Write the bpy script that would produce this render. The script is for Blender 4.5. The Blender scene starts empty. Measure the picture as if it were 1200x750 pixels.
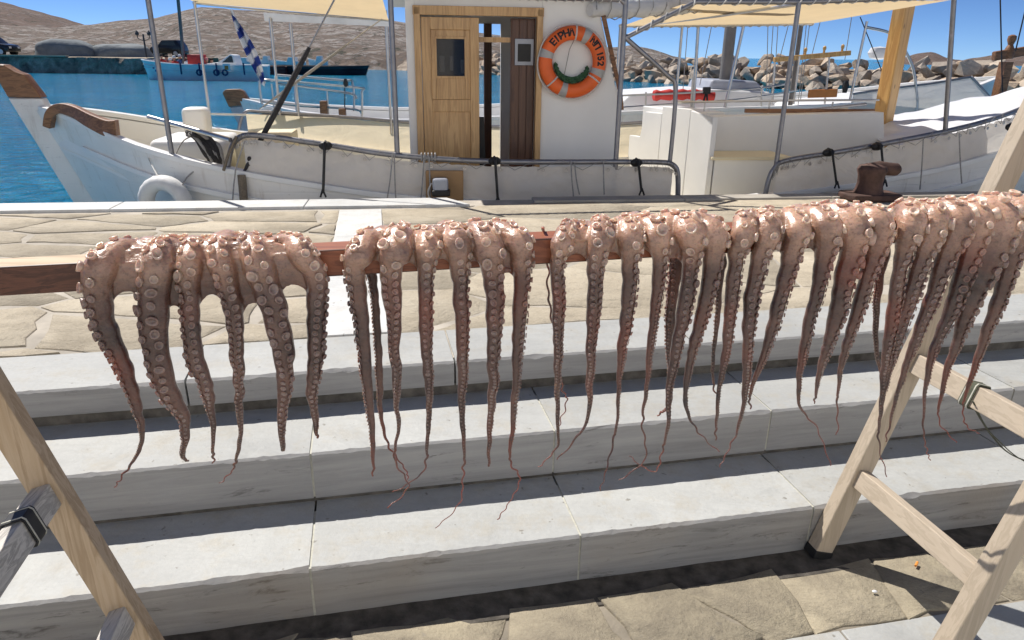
import bpy, bmesh, math, random
from mathutils import Vector, Matrix, noise

# ------------------------------------------------------------------ camera, world, sun, exposure
SC = bpy.context.scene
COL = SC.collection
R = math.radians
CAM_Z = 1.06
F_PX, PITCH, ROLL = 830.0, R(20.5), R(0.7)
FWD = Vector((0, math.cos(PITCH), -math.sin(PITCH)))
_R0 = Vector((1, 0, 0)); _U0 = _R0.cross(FWD)
RIGHT = math.cos(ROLL) * _R0 + math.sin(ROLL) * _U0
UP = -math.sin(ROLL) * _R0 + math.cos(ROLL) * _U0
cam = bpy.data.cameras.new('camera'); cam_ob = bpy.data.objects.new('camera', cam); COL.objects.link(cam_ob)
cam.sensor_width = 36.0; cam.lens = F_PX / 1200 * 36; cam.clip_start = 0.05; cam.clip_end = 6000
m3 = Matrix((RIGHT, UP, -FWD)).transposed()
cam_ob.matrix_world = Matrix.Translation((0, 0, CAM_Z)) @ m3.to_4x4()
SC.camera = cam_ob

TH = R(11.8)                                   # direction of steps and beam
B = Vector((math.cos(TH), math.sin(TH), 0))    # along the steps, to the right
N = Vector((math.sin(TH), -math.cos(TH), 0))   # across, towards the viewer
Z = Vector((0, 0, 1))
sunvec = (-0.62 * N - 0.41 * B + Z).normalized()
world = bpy.data.worlds.new('World'); SC.world = world; world.use_nodes = True
wn = world.node_tree.nodes; wl = world.node_tree.links
sky = wn.new('ShaderNodeTexSky'); sky.sky_type = 'NISHITA'; sky.sun_disc = False
sky.sun_elevation = math.asin(sunvec.z); sky.sun_rotation = math.atan2(sunvec.x, sunvec.y)
sky.altitude = 0; sky.air_density = 0.34; sky.dust_density = 0.0; sky.ozone_density = 10.0
wl.new(sky.outputs[0], wn['Background'].inputs[0]); wn['Background'].inputs[1].default_value = 0.10
sun = bpy.data.lights.new('sun', 'SUN'); sun.energy = 5.0; sun.angle = R(0.53); sun.color = (1, 0.95, 0.88)
sun_ob = bpy.data.objects.new('sun', sun); COL.objects.link(sun_ob)
sun_ob.rotation_euler = sunvec.to_track_quat('Z', 'Y').to_euler(); sun_ob.location = (-5, 10, 20)
SC.view_settings.view_transform = 'Standard'; SC.view_settings.look = 'None'
SC.view_settings.exposure = 0.25; SC.view_settings.gamma = 1.0; SC.view_settings.use_curve_mapping = False
SC.render.engine = 'CYCLES'
SC.cycles.use_denoising = True
SC.cycles.max_bounces = 8; SC.cycles.caustics_reflective = False; SC.cycles.caustics_refractive = False

rng = random.Random(7)

def ray(x, y):
    return FWD + RIGHT * ((x - 600) / F_PX) - UP * ((y - 375) / F_PX)
CAMP = Vector((0, 0, CAM_Z))
def atz(x, y, z):
    d = ray(x, y); return CAMP + d * ((z - CAM_Z) / d.z)
def aty(x, y, Y):
    d = ray(x, y); return CAMP + d * (Y / d.y)
def off(p): return -(p.x * N.x + p.y * N.y)
def along(p): return p.x * B.x + p.y * B.y
def atoff(x, y, o):
    d = ray(x, y); return CAMP + d * (o / off(d))
def S(a, o, z): return B * a - N * o + Z * z     # step frame: along, distance from viewer, height
def depth(p): return (p - CAMP).dot(FWD)

# ------------------------------------------------------------------ mesh helpers
class MB:
    def __init__(self, tf=None): self.v = []; self.f = []; self.tf = tf; self.mi = []; self.cur = 0
    def add(self, vs, fs):
        n = len(self.v)
        self.v += [self.tf(*p) if self.tf else Vector(p) for p in vs]
        self.f += [[i + n for i in f] for f in fs]; self.mi += [self.cur] * len(fs); return self
    def addw(self, vs, fs):
        n = len(self.v); self.v += [Vector(p) for p in vs]
        self.f += [[i + n for i in f] for f in fs]; self.mi += [self.cur] * len(fs); return self
    def box(self, x0, x1, y0, y1, z0, z1):
        return self.add([(x0, y0, z0), (x1, y0, z0), (x1, y1, z0), (x0, y1, z0), (x0, y0, z1), (x1, y0, z1), (x1, y1, z1), (x0, y1, z1)],
                        [(0, 3, 2, 1), (4, 5, 6, 7), (0, 1, 5, 4), (1, 2, 6, 5), (2, 3, 7, 6), (3, 0, 4, 7)])
    def bar(self, p, q, w, h, upv=(0, 0, 1)):     # rectangular bar in world space
        p = Vector(p); q = Vector(q); t = (q - p).normalized(); u = Vector(upv); s = t.cross(u).normalized(); u = s.cross(t)
        vs = []
        for c in (p, q):
            for a, b in ((-1, -1), (1, -1), (1, 1), (-1, 1)): vs.append(c + s * (a * w / 2) + u * (b * h / 2))
        return self.addw(vs, [(0, 3, 2, 1), (4, 5, 6, 7), (0, 1, 5, 4), (1, 2, 6, 5), (2, 3, 7, 6), (3, 0, 4, 7)])
    def tube(self, pts, r, seg=8, caps=True, squash=None):
        pts = [Vector(p) for p in pts]; n = len(pts); rad = r if isinstance(r, (list, tuple)) else [r] * n
        t0 = (pts[1] - pts[0]).normalized(); ref = Vector((0, 0, 1)) if abs(t0.z) < 0.9 else Vector((1, 0, 0))
        s = t0.cross(ref).normalized(); vs = []
        for i in range(n):
            t = (pts[min(i + 1, n - 1)] - pts[max(i - 1, 0)]).normalized()
            s = (s - t * s.dot(t)); s = s.normalized() if s.length > 1e-6 else t.orthogonal().normalized()
            u = s.cross(t)
            for k in range(seg):
                a = 2 * math.pi * k / seg
                vs.append(pts[i] + s * (rad[i] * math.cos(a)) + u * (rad[i] * math.sin(a) * (squash or 1)))
        fs = [(i * seg + k, i * seg + (k + 1) % seg, (i + 1) * seg + (k + 1) % seg, (i + 1) * seg + k) for i in range(n - 1) for k in range(seg)]
        if caps: fs += [tuple(range(seg))[::-1], tuple((n - 1) * seg + k for k in range(seg))]
        return self.addw(vs, [f[::-1] for f in fs])
    def grid(self, fn, nu, nv, closed_u=False):
        vs = [fn(i / nu, j / nv) for j in range(nv + 1) for i in range(nu + 1)]
        fs = [(j * (nu + 1) + i, j * (nu + 1) + i + 1, (j + 1) * (nu + 1) + i + 1, (j + 1) * (nu + 1) + i) for j in range(nv) for i in range(nu)]
        return self.add(vs, fs)
    def prism(self, poly, ax, lo, hi):             # poly in two axes, extruded along axis ax (0,1,2) of the frame
        def mk(a, b, c): return (c, a, b) if ax == 0 else ((a, c, b) if ax == 1 else (a, b, c))
        n = len(poly); vs = [mk(a, b, lo) for a, b in poly] + [mk(a, b, hi) for a, b in poly]
        fs = [tuple(range(n))[::-1], tuple(range(n, 2 * n))] + [(i, (i + 1) % n, n + (i + 1) % n, n + i) for i in range(n)]
        return self.add(vs, fs)
    def lathe(self, prof, c=(0, 0, 0), seg=16, sx=1, sy=1):   # profile (r, z), local frame
        vs = []; n = len(prof)
        for r_, z_ in prof:
            for k in range(seg):
                a = 2 * math.pi * k / seg; vs.append((c[0] + r_ * math.cos(a) * sx, c[1] + r_ * math.sin(a) * sy, c[2] + z_))
        fs = [(i * seg + k, i * seg + (k + 1) % seg, (i + 1) * seg + (k + 1) % seg, (i + 1) * seg + k) for i in range(n - 1) for k in range(seg)]
        fs += [tuple(range(seg))[::-1], tuple((n - 1) * seg + k for k in range(seg))]
        return self.add(vs, fs)
    def mesh(self, name, mat=None, smooth=False, bevel=0, angle=40, recalc=True, base=None, bseg=2):
        me = bpy.data.meshes.new(name)
        b0 = Vector(base) if base is not None else Vector()
        me.from_pydata([tuple(v - b0) for v in self.v], [], [tuple(f) for f in self.f])
        for i, k in enumerate(self.mi):
            if k: me.polygons[i].material_index = k
        bm = bmesh.new(); bm.from_mesh(me)
        if recalc: bmesh.ops.recalc_face_normals(bm, faces=bm.faces[:])
        if bevel:
            es = [e for e in bm.edges if len(e.link_faces) == 2 and e.calc_face_angle(0) > R(35)]
            bmesh.ops.bevel(bm, geom=es, offset=bevel, segments=bseg, affect='EDGES', profile=0.5, clamp_overlap=True)
        bm.to_mesh(me); bm.free()
        for m in (mat if isinstance(mat, (list, tuple)) else [mat]):
            if m: me.materials.append(m)
        if smooth or bevel:
            me.polygons.foreach_set('use_smooth', [True] * len(me.polygons)); me.set_sharp_from_angle(angle=R(20 if (bevel and angle == 40 and bseg < 4) else angle))
        me.update(); return me
    def build(self, name, mat, parent=None, **kw):
        return link(name, self.mesh(name, mat, **kw), parent)

def link(name, me, parent=None, loc=None):
    o = bpy.data.objects.new(name, me); COL.objects.link(o)
    if parent is not None:
        o.parent = parent; o.matrix_parent_inverse = Matrix.Translation(-BASE[parent.name])
    if loc is not None: o.location = loc
    BASE[o.name] = Vector((0, 0, 0)) if loc is None else Vector(loc)
    return o
BASE = {}
def thing(name, label, cat, loc=(0, 0, 0), group=None, kind=None):
    o = bpy.data.objects.new(name, None); COL.objects.link(o); o.location = loc; o.empty_display_size = 0.1
    BASE[o.name] = Vector(loc)
    return tag(o, label, cat, group, kind)
def tag(o, label=None, cat=None, group=None, kind=None):
    if label: o['label'] = label
    if cat: o['category'] = cat
    if group: o['group'] = group
    if kind: o['kind'] = kind
    return o
def cr(pts, n):                                    # Catmull-Rom through tuples of any size
    P = [pts[0]] + list(pts) + [pts[-1]]; out = []
    for i in range(1, len(P) - 2):
        for k in range(n):
            t = k / n; out.append(tuple(0.5 * (2 * b + (c - a) * t + (2 * a - 5 * b + 4 * c - d) * t * t + (3 * b - a - 3 * c + d) * t ** 3)
                                        for a, b, c, d in zip(P[i - 1], P[i], P[i + 1], P[i + 2])))
    out.append(tuple(pts[-1])); return out
def crv(pts, n): return [Vector(p) for p in cr([tuple(p) for p in pts], n)]
def interp(tab, x):
    if x <= tab[0][0]: return tab[0][1]
    for (a, b), (c, d) in zip(tab, tab[1:]):
        if x <= c: return b + (d - b) * (x - a) / (c - a)
    return tab[-1][1]
def smoothtab(tab, x, w=0.25): return (interp(tab, x - w) + 2 * interp(tab, x) + interp(tab, x + w)) / 4

# ------------------------------------------------------------------ materials
class NT:
    def __init__(self, name):
        self.m = bpy.data.materials.new(name); self.m.use_nodes = True
        self.t = self.m.node_tree; self.b = self.t.nodes['Principled BSDF']; self.out = self.t.nodes['Material Output']
        self.co = None
    def n(self, ty, **kw):
        x = self.t.nodes.new(ty)
        for k, v in kw.items():
            if k in x.inputs: x.inputs[k].default_value = v
            else: setattr(x, k, v)
        return x
    def l(self, a, b): self.t.links.new(a, b)
    def coord(self, scale=(1, 1, 1), rot=(0, 0, 0), obj=True):
        if not self.co: self.co = self.n('ShaderNodeTexCoord')
        mp = self.n('ShaderNodeMapping'); mp.inputs['Scale'].default_value = scale; mp.inputs['Rotation'].default_value = rot
        self.l(self.co.outputs['Object'], mp.inputs[0]); return mp.outputs[0]
    def noise(self, sc, det=4, rough=0.55, vec=None, dist=0.0):
        x = self.n('ShaderNodeTexNoise'); x.inputs['Scale'].default_value = sc; x.inputs['Detail'].default_value = det
        x.inputs['Roughness'].default_value = rough; x.inputs['Distortion'].default_value = dist
        self.l(vec if vec is not None else self.coord(), x.inputs['Vector']); return x.outputs['Fac']
    def ramp(self, fac, stops):
        x = self.n('ShaderNodeValToRGB'); e = x.color_ramp.elements
        while len(e) < len(stops): e.new(0.5)
        for i, (p, c) in enumerate(stops):
            e[i].position = p; e[i].color = (*c, 1) if len(c) == 3 else c
        self.l(fac, x.inputs[0]); return x.outputs[0]
    def mix(self, fac, a, b, mode='MIX'):
        x = self.n('ShaderNodeMix', data_type='RGBA', blend_type=mode)
        for s, v in ((x.inputs[0], fac), (x.inputs[6], a), (x.inputs[7], b)):
            if isinstance(v, (int, float)): s.default_value = v
            elif isinstance(v, tuple): s.default_value = (*v, 1)
            else: self.l(v, s)
        return x.outputs[2]
    def base(self, c):
        if isinstance(c, tuple): self.b.inputs['Base Color'].default_value = (*c, 1)
        else: self.l(c, self.b.inputs['Base Color'])
    def bump(self, h, strength=0.3, dist=0.01, prev=None):
        x = self.n('ShaderNodeBump'); x.inputs['Strength'].default_value = strength; x.inputs['Distance'].default_value = dist
        self.l(h, x.inputs['Height'])
        if prev is not None: self.l(prev, x.inputs['Normal'])
        self.l(x.outputs[0], self.b.inputs['Normal']); return x.outputs[0]
    def set(self, **kw):
        for k, v in kw.items(): self.b.inputs[k.replace('_', ' ')].default_value = v
        return self
    def objrand(self):
        return self.n('ShaderNodeObjectInfo').outputs['Random']

def simple(name, c, rough=0.6, var=0.12, sc=6, bump=0.0, bsc=60, metal=0, **kw):
    t = NT(name); a = tuple(x * (1 - var) for x in c); b = tuple(min(1, x * (1 + var)) for x in c)
    t.base(t.ramp(t.noise(sc), [(0.3, a), (0.7, b)])); t.set(Roughness=rough, Metallic=metal)
    if bump: t.bump(t.noise(bsc, 3), bump, 0.004)
    for k, v in kw.items(): t.b.inputs[k.replace('_', ' ')].default_value = v
    return t.m

def mat_marble(name, c1, c2, stain):
    t = NT(name); v = t.coord(rot=(0, 0, -TH))
    big = t.noise(1.6, 5, 0.6, v); fine = t.noise(70, 4, 0.7, v); vein = t.noise(2.2, 6, 0.65, t.coord(scale=(0.5, 2.5, 6), rot=(0, 0, -TH)), 1.2)
    c = t.ramp(big, [(0.3, c1), (0.62, c2)])
    c = t.mix(t.ramp(vein, [(0.42, (0, 0, 0)), (0.5, (0.14, 0.14, 0.14)), (0.56, (0, 0, 0))]), c, tuple(x * 0.72 for x in c1))
    blot = t.noise(9, 6, 0.7, v)
    c = t.mix(t.ramp(blot, [(0.50, (0, 0, 0)), (0.70, (0.6, 0.6, 0.6))]), c, stain)
    c = t.mix(t.ramp(t.noise(3.1, 7, 0.72, v, 0.8), [(0.55, (0, 0, 0)), (0.72, (0.35, 0.35, 0.35))]), c, tuple(x * 0.6 for x in c1))
    sp = t.noise(38, 2, 0.5, v)
    c = t.mix(t.ramp(sp, [(0.70, (0, 0, 0)), (0.76, (0.7, 0.7, 0.7))]), c, tuple(x * 0.45 for x in stain))
    c = t.mix(0.25, c, t.ramp(fine, [(0.25, (0.55, 0.55, 0.55)), (0.75, (1, 1, 1))]), 'MULTIPLY')
    hs = t.n('ShaderNodeHueSaturation'); t.l(c, hs.inputs['Color'])
    mr = t.n('ShaderNodeMapRange'); mr.inputs[3].default_value = 0.9; mr.inputs[4].default_value = 1.08
    t.l(t.objrand(), mr.inputs[0]); t.l(mr.outputs[0], hs.inputs['Value']); t.base(hs.outputs[0])
    t.set(Roughness=0.62); p = t.bump(t.noise(45, 5, 0.7, v), 0.35, 0.006); t.bump(t.noise(5, 4, 0.6, v), 0.3, 0.02, p)
    return t.m
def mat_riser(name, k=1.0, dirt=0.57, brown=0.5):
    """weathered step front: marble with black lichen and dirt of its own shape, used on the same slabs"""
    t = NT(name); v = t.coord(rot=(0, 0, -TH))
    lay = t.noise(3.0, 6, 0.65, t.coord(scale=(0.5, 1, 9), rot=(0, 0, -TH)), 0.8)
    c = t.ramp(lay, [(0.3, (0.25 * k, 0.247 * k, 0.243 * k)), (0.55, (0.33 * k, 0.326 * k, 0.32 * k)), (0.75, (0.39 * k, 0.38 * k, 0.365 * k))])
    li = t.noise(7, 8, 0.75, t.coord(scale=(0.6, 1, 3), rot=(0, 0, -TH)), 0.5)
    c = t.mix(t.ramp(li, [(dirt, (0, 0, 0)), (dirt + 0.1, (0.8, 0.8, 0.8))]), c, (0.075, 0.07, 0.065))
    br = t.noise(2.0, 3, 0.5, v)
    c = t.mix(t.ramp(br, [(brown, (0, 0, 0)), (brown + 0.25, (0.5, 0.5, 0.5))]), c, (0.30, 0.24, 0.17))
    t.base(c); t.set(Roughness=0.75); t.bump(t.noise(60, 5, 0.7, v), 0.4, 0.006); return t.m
def mat_stone(name, c1, c2, c3, bs=0.6):
    t = NT(name); v = t.coord()
    c = t.ramp(t.noise(3.2, 6, 0.65, v, 0.4), [(0.28, c1), (0.5, c2), (0.72, c3)])
    lay = t.noise(8, 8, 0.75, t.coord(scale=(1, 1.8, 1), rot=(0, 0, -0.25)), 0.5)
    c = t.mix(t.ramp(lay, [(0.34, (0.4, 0.4, 0.4)), (0.5, (0, 0, 0))]), c, tuple(x * 0.7 for x in c1))
    c = t.mix(t.ramp(t.noise(30, 3, 0.6, v), [(0.64, (0, 0, 0)), (0.72, (0.5, 0.5, 0.5))]), c, (0.25, 0.225, 0.19))
    c = t.mix(0.35, c, t.ramp(t.noise(90, 4, 0.7, v), [(0.25, (0.5, 0.48, 0.45)), (0.7, (1, 1, 1))]), 'MULTIPLY')
    hs = t.n('ShaderNodeHueSaturation'); t.l(c, hs.inputs['Color'])
    mr = t.n('ShaderNodeMapRange'); mr.inputs[3].default_value = 0.84; mr.inputs[4].default_value = 1.12
    t.l(t.objrand(), mr.inputs[0]); t.l(mr.outputs[0], hs.inputs['Value']); t.base(hs.outputs[0])
    t.set(Roughness=0.85); p = t.bump(lay, bs, 0.03); p = t.bump(t.noise(55, 6, 0.72, v), 0.6, 0.010, p); t.bump(t.noise(16, 5, 0.7, v), 0.45, 0.02, p); return t.m
def mat_wood(name, c1, c2, axis=0, sc=14, rough=0.55, knots=True, rot=(0, 0, 0), bump=0.25, coat=0.0, dist=2.0):
    t = NT(name); s = [sc, sc, sc]; s[axis] = sc * 0.05
    v = t.coord(scale=tuple(s), rot=rot); g = t.noise(1.0, 6, 0.6, v, dist)
    c = t.ramp(g, [(0.3, c1), (0.48, c2), (0.56, tuple(x * 0.9 for x in c1)), (0.72, c2)])
    c = t.mix(0.5, c, t.ramp(t.noise(2.5, 3), [(0.3, (0.72, 0.70, 0.68)), (0.7, (1, 1, 1))]), 'MULTIPLY')
    if knots:
        s2 = [7, 7, 7]; s2[axis] = 3
        x = t.n('ShaderNodeTexVoronoi'); x.inputs['Scale'].default_value = 1.0; t.l(t.coord(scale=tuple(s2), rot=rot), x.inputs['Vector'])
        c = t.mix(t.ramp(x.outputs['Distance'], [(0.05, (0.8, 0.8, 0.8)), (0.11, (0, 0, 0))]), c, tuple(x_ * 0.35 for x_ in c1))
    t.base(c); t.set(Roughness=rough, Coat_Weight=coat, Coat_Roughness=0.25); t.bump(g, bump, 0.003); return t.m
def mat_cloth(name, c, trans=0.4, rough=0.85, wr=0.4, dirt=0.8):
    t = NT(name); a = tuple(x * dirt for x in c)
    col = t.ramp(t.noise(3.5, 5, 0.6), [(0.3, a), (0.6, c)]); t.base(col); t.set(Roughness=rough)
    h = t.noise(2.2, 4, 0.55, t.coord(scale=(1, 1, 1.8)), 1.5); nb = t.bump(h, wr, 0.06)
    tr = t.n('ShaderNodeBsdfTranslucent'); t.l(col, tr.inputs[0]); t.l(nb, tr.inputs['Normal'])
    mx = t.n('ShaderNodeMixShader'); mx.inputs[0].default_value = trans
    t.l(t.b.outputs[0], mx.inputs[1]); t.l(tr.outputs[0], mx.inputs[2]); t.l(mx.outputs[0], t.out.inputs[0]); return t.m
def mat_skin(name, dark, light, pale, sss=0.25, z0=0.63, z1=0.725, spots=0.35):
    """brown mottled arm skin that pales with height: crown pigment plus sunlight painted on the tops"""
    t = NT(name); v = t.n('ShaderNodeNewGeometry').outputs['Position']
    mp = t.n('ShaderNodeMapping'); mp.inputs['Scale'].default_value = (1, 1, 3.5); t.l(v, mp.inputs[0])
    c = t.ramp(t.noise(8, 5, 0.6, v, 0.4), [(0.34, dark), (0.62, light)])
    lo = t.noise(4.5, 2, 0.5, v); c = t.mix(t.ramp(lo, [(0.52, (0, 0, 0)), (0.66, (0.75, 0.75, 0.75))]), c, (light[0] * 1.15, light[1] * 0.62, light[2] * 0.5))
    sp = t.n('ShaderNodeSeparateXYZ'); t.l(v, sp.inputs[0]); mr = t.n('ShaderNodeMapRange'); mr.inputs[1].default_value = z0; mr.inputs[2].default_value = z1; t.l(sp.outputs[2], mr.inputs[0])  # height mask: paints sunlit tops paler and leaves the lower skin dark
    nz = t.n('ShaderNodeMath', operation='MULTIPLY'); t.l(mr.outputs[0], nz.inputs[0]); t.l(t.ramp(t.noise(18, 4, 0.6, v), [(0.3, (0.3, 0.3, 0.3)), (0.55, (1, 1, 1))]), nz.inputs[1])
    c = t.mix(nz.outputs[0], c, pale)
    c = t.mix(t.ramp(t.noise(170, 3, 0.6, v), [(0.5, (0, 0, 0)), (0.68, (spots,) * 3)]), c, tuple(x * 0.45 for x in dark))
    t.base(c); t.set(Roughness=0.30, Subsurface_Weight=sss, Subsurface_Scale=0.011, Specular_IOR_Level=0.55, Coat_Weight=0.3, Coat_Roughness=0.15)
    t.b.inputs['Subsurface Radius'].default_value = (1.0, 0.40, 0.16)
    p = t.bump(t.noise(140, 4, 0.6, v), 0.3, 0.003); t.bump(t.noise(30, 4, 0.6, mp.outputs[0], 0.8), 0.5, 0.006, p); return t.m
def mat_water():
    t = NT('sea_water')
    v = t.coord(scale=(1, 1.5, 1), rot=(0, 0, 0.2))
    h1 = t.noise(1.6, 5, 0.6, v, 0.6); h2 = t.noise(5.5, 4, 0.6, v, 0.4); h3 = t.noise(0.22, 3, 0.5, v)
    t.base(t.ramp(h3, [(0.3, (0.003, 0.20, 0.375)), (0.7, (0.006, 0.26, 0.465))]))
    t.set(Roughness=0.10, IOR=1.33, Specular_IOR_Level=0.35); t.b.inputs['Specular Tint'].default_value = (0.30, 0.75, 1.0, 1)
    p = t.bump(h1, 0.9, 0.6); t.bump(h2, 0.6, 0.12, p); return t.m
def mat_rock(name, stops, sc=0.6, bd=0.15, rnd=True):
    t = NT(name); v = t.coord(); c = t.ramp(t.noise(sc, 6, 0.65, v, 0.5), stops)
    if rnd:
        c = t.mix(0.75, c, t.ramp(t.objrand(), [(0.0, (0.55, 0.52, 0.50)), (0.4, (0.9, 0.84, 0.78)), (0.7, (1.15, 0.92, 0.68)), (1.0, (1.4, 1.34, 1.24))]), 'MULTIPLY')
    c = t.mix(0.5, c, t.ramp(t.noise(sc * 9, 5, 0.7, v), [(0.3, (0.5, 0.5, 0.5)), (0.65, (1, 1, 1))]), 'MULTIPLY')
    t.base(c); t.set(Roughness=0.9); t.bump(t.noise(sc * 5, 6, 0.7, v), 0.6, bd); return t.m

M = {}
M['marble'] = mat_marble('white_marble', (0.385, 0.392, 0.383), (0.475, 0.482, 0.465), (0.41, 0.375, 0.305))
M['cap'] = mat_marble('quay_cap_marble', (0.55, 0.56, 0.555), (0.66, 0.665, 0.65), (0.5, 0.47, 0.42))
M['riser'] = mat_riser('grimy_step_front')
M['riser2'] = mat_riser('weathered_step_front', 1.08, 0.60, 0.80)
M['beamred'] = mat_wood('orange_red_beam_timber', (0.24, 0.075, 0.038), (0.36, 0.125, 0.06), 0, 30, 0.5, False, (0, 0, -TH), 0.2)
M['flag'] = mat_stone('sandy_flagstone', (0.39, 0.335, 0.25), (0.50, 0.435, 0.33), (0.59, 0.525, 0.41), 0.5)
M['kerbstone'] = mat_stone('grey_tan_flagstone', (0.20, 0.172, 0.13), (0.34, 0.295, 0.215), (0.47, 0.41, 0.29), 0.3)
M['mortar'] = simple('grey_mortar', (0.43, 0.39, 0.33), 0.95, 0.25, 5, 0.6, 70)
M['streetmortar'] = simple('dark_mortar', (0.24, 0.21, 0.165), 0.95, 0.3, 6, 0.7, 60)
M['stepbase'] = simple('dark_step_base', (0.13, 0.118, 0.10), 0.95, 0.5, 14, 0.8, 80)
M['foot_shade'] = simple('grimy_shaded_stone', (0.085, 0.075, 0.063), 0.9, 0.6, 18, 0.9, 60)  # step shadow painted into the stone colour together with grime
M['concrete'] = simple('quay_concrete', (0.40, 0.37, 0.32), 0.95, 0.2, 3, 0.5, 40)
M['pine'] = mat_wood('pale_painted_timber', (0.52, 0.43, 0.32), (0.56, 0.47, 0.36), 2, 60, 0.6, False, (0, 0.28, 0), 0.1, 0.0, 0.5)
M['rungwood'] = mat_wood('pale_rung_timber', (0.53, 0.44, 0.33), (0.57, 0.48, 0.37), 1, 60, 0.6, False, (0, 0, 0), 0.1, 0.0, 0.5)
M['brownrail'] = mat_wood('worn_brown_timber', (0.47, 0.335, 0.205), (0.57, 0.435, 0.295), 2, 40, 0.6, False, (0, -0.28, 0), 0.2, 0.0, 0.8)
M['greyrung'] = mat_wood('weathered_grey_timber', (0.40, 0.38, 0.35), (0.64, 0.61, 0.56), 1, 30, 0.7, False, (0, 0, 0), 0.5)
M['beam'] = mat_wood('red_brown_beam_timber', (0.080, 0.031, 0.020), (0.150, 0.060, 0.036), 0, 30, 0.5, False, (0, 0, -TH), 0.2)
M['beamtoplit'] = mat_wood('sunlit_bare_beam_top', (0.55, 0.40, 0.25), (0.68, 0.54, 0.37), 0, 30, 0.6, False, (0, 0, -TH), 0.2)  # bare timber, lightened for the top only as painted sunlight
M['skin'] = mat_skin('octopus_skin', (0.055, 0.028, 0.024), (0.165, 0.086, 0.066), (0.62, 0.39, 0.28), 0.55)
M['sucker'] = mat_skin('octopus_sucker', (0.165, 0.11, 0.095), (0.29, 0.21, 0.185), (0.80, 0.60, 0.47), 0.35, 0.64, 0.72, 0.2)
M['tip'] = simple('dried_arm_tip', (0.045, 0.021, 0.017), 0.55, 0.35, 40, 0.4, 120)
M['white'] = simple('white_boat_paint', (0.78, 0.78, 0.77), 0.38, 0.04, 2.5, 0.08, 25)
def mat_hull():
    t = NT('worn_white_hull_paint'); c = t.ramp(t.noise(3, 4), [(0.3, (0.72, 0.705, 0.68)), (0.7, (0.80, 0.785, 0.76))])
    st = t.noise(5, 5, 0.65, t.coord(scale=(2.6, 2.6, 0.35))); c = t.mix(t.ramp(st, [(0.56, (0, 0, 0)), (0.74, (0.5, 0.5, 0.5))]), c, (0.46, 0.40, 0.33))
    sc = t.noise(26, 4, 0.7, t.coord(scale=(0.4, 0.4, 1.5))); c = t.mix(t.ramp(sc, [(0.64, (0, 0, 0)), (0.70, (0.5, 0.5, 0.5))]), c, (0.38, 0.37, 0.36))
    pl = t.n('ShaderNodeTexWave'); pl.bands_direction = 'Z'; pl.inputs['Scale'].default_value = 2.6; pl.inputs['Distortion'].default_value = 0.4; pl.inputs['Detail'].default_value = 1; t.l(t.coord(), pl.inputs['Vector'])
    t.base(c); t.set(Roughness=0.45); p = t.bump(t.ramp(pl.outputs['Fac'], [(0.0, (0, 0, 0)), (0.06, (1, 1, 1))]), 0.35, 0.004); t.bump(t.noise(18, 3), 0.15, 0.004, p); return t.m
M['hullwhite'] = mat_hull()
M['cream'] = simple('cream_deck_paint', (0.74, 0.66, 0.47), 0.55, 0.05, 3)
M['honey'] = mat_wood('honey_varnished_wood', (0.50, 0.285, 0.115), (0.64, 0.405, 0.185), 2, 16, 0.4, False, (0, 0, 0), 0.1, 0.3)
M['darkwood'] = mat_wood('dark_varnished_wood', (0.075, 0.028, 0.015), (0.12, 0.05, 0.026), 2, 14, 0.4, True, (0, 0, 0), 0.15, 0.2)
M['brown'] = mat_wood('brown_bow_timber', (0.16, 0.07, 0.03), (0.29, 0.14, 0.062), 0, 16, 0.5, True, (0, 0, 0), 0.3)
M['mastwood'] = mat_wood('yellow_pine_mast', (0.56, 0.30, 0.09), (0.68, 0.42, 0.15), 2, 9, 0.45, True, (0, 0, 0), 0.1, 0.2)
M['canvas'] = mat_cloth('pale_grey_canvas', (0.76, 0.73, 0.69), 0.28, 0.8, 0.35, 0.9)
M['beige'] = mat_cloth('beige_canvas', (0.84, 0.73, 0.53), 0.6, 0.85, 0.3, 0.92)
M['awning'] = mat_cloth('beige_awning', (0.76, 0.60, 0.37), 0.55, 0.85, 0.12, 0.93)
M['grey_sheet'] = mat_cloth('grey_plastic_sheet', (0.45, 0.47, 0.5), 0.4, 0.6, 0.2)
M['sail'] = mat_cloth('furled_sail', (0.70, 0.70, 0.70), 0.1, 0.8, 0.5)
M['pipe'] = simple('galvanised_pipe', (0.27, 0.27, 0.29), 0.42, 0.12, 20, 0.1, 90, 0.75)
M['steel'] = simple('stainless_pipe', (0.55, 0.54, 0.53), 0.3, 0.06, 15, 0, 60, 0.9)
M['black'] = simple('black_rubber', (0.012, 0.012, 0.013), 0.55, 0.2, 20)
M['rope'] = simple('grey_rope', (0.33, 0.32, 0.31), 0.9, 0.25, 80, 0.8, 220)
M['darkrope'] = simple('dark_rope', (0.035, 0.033, 0.036), 0.85, 0.3, 60, 0.8, 200)
M['oldrope'] = simple('brown_old_rope', (0.19, 0.155, 0.115), 0.9, 0.25, 60, 0.8, 200)
M['whiterope'] = simple('white_rope', (0.62, 0.61, 0.58), 0.9, 0.15, 80, 0.6, 200)
M['orange'] = simple('orange_buoy', (0.80, 0.135, 0.022), 0.5, 0.1, 6, 0.12, 40)
M['tape'] = simple('grey_reflective_tape', (0.40, 0.39, 0.38), 0.45, 0.1, 30)
M['green'] = simple('green_rope', (0.035, 0.10, 0.05), 0.9, 0.35, 90, 0.9, 160)
M['ink'] = simple('black_lettering', (0.012, 0.011, 0.012), 0.6, 0.1)
M['rust'] = simple('rusty_iron', (0.095, 0.053, 0.042), 0.75, 0.45, 12, 0.6, 60, 0.25)
M['ply'] = simple('tan_plywood', (0.33, 0.20, 0.095), 0.7, 0.12, 8)
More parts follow.
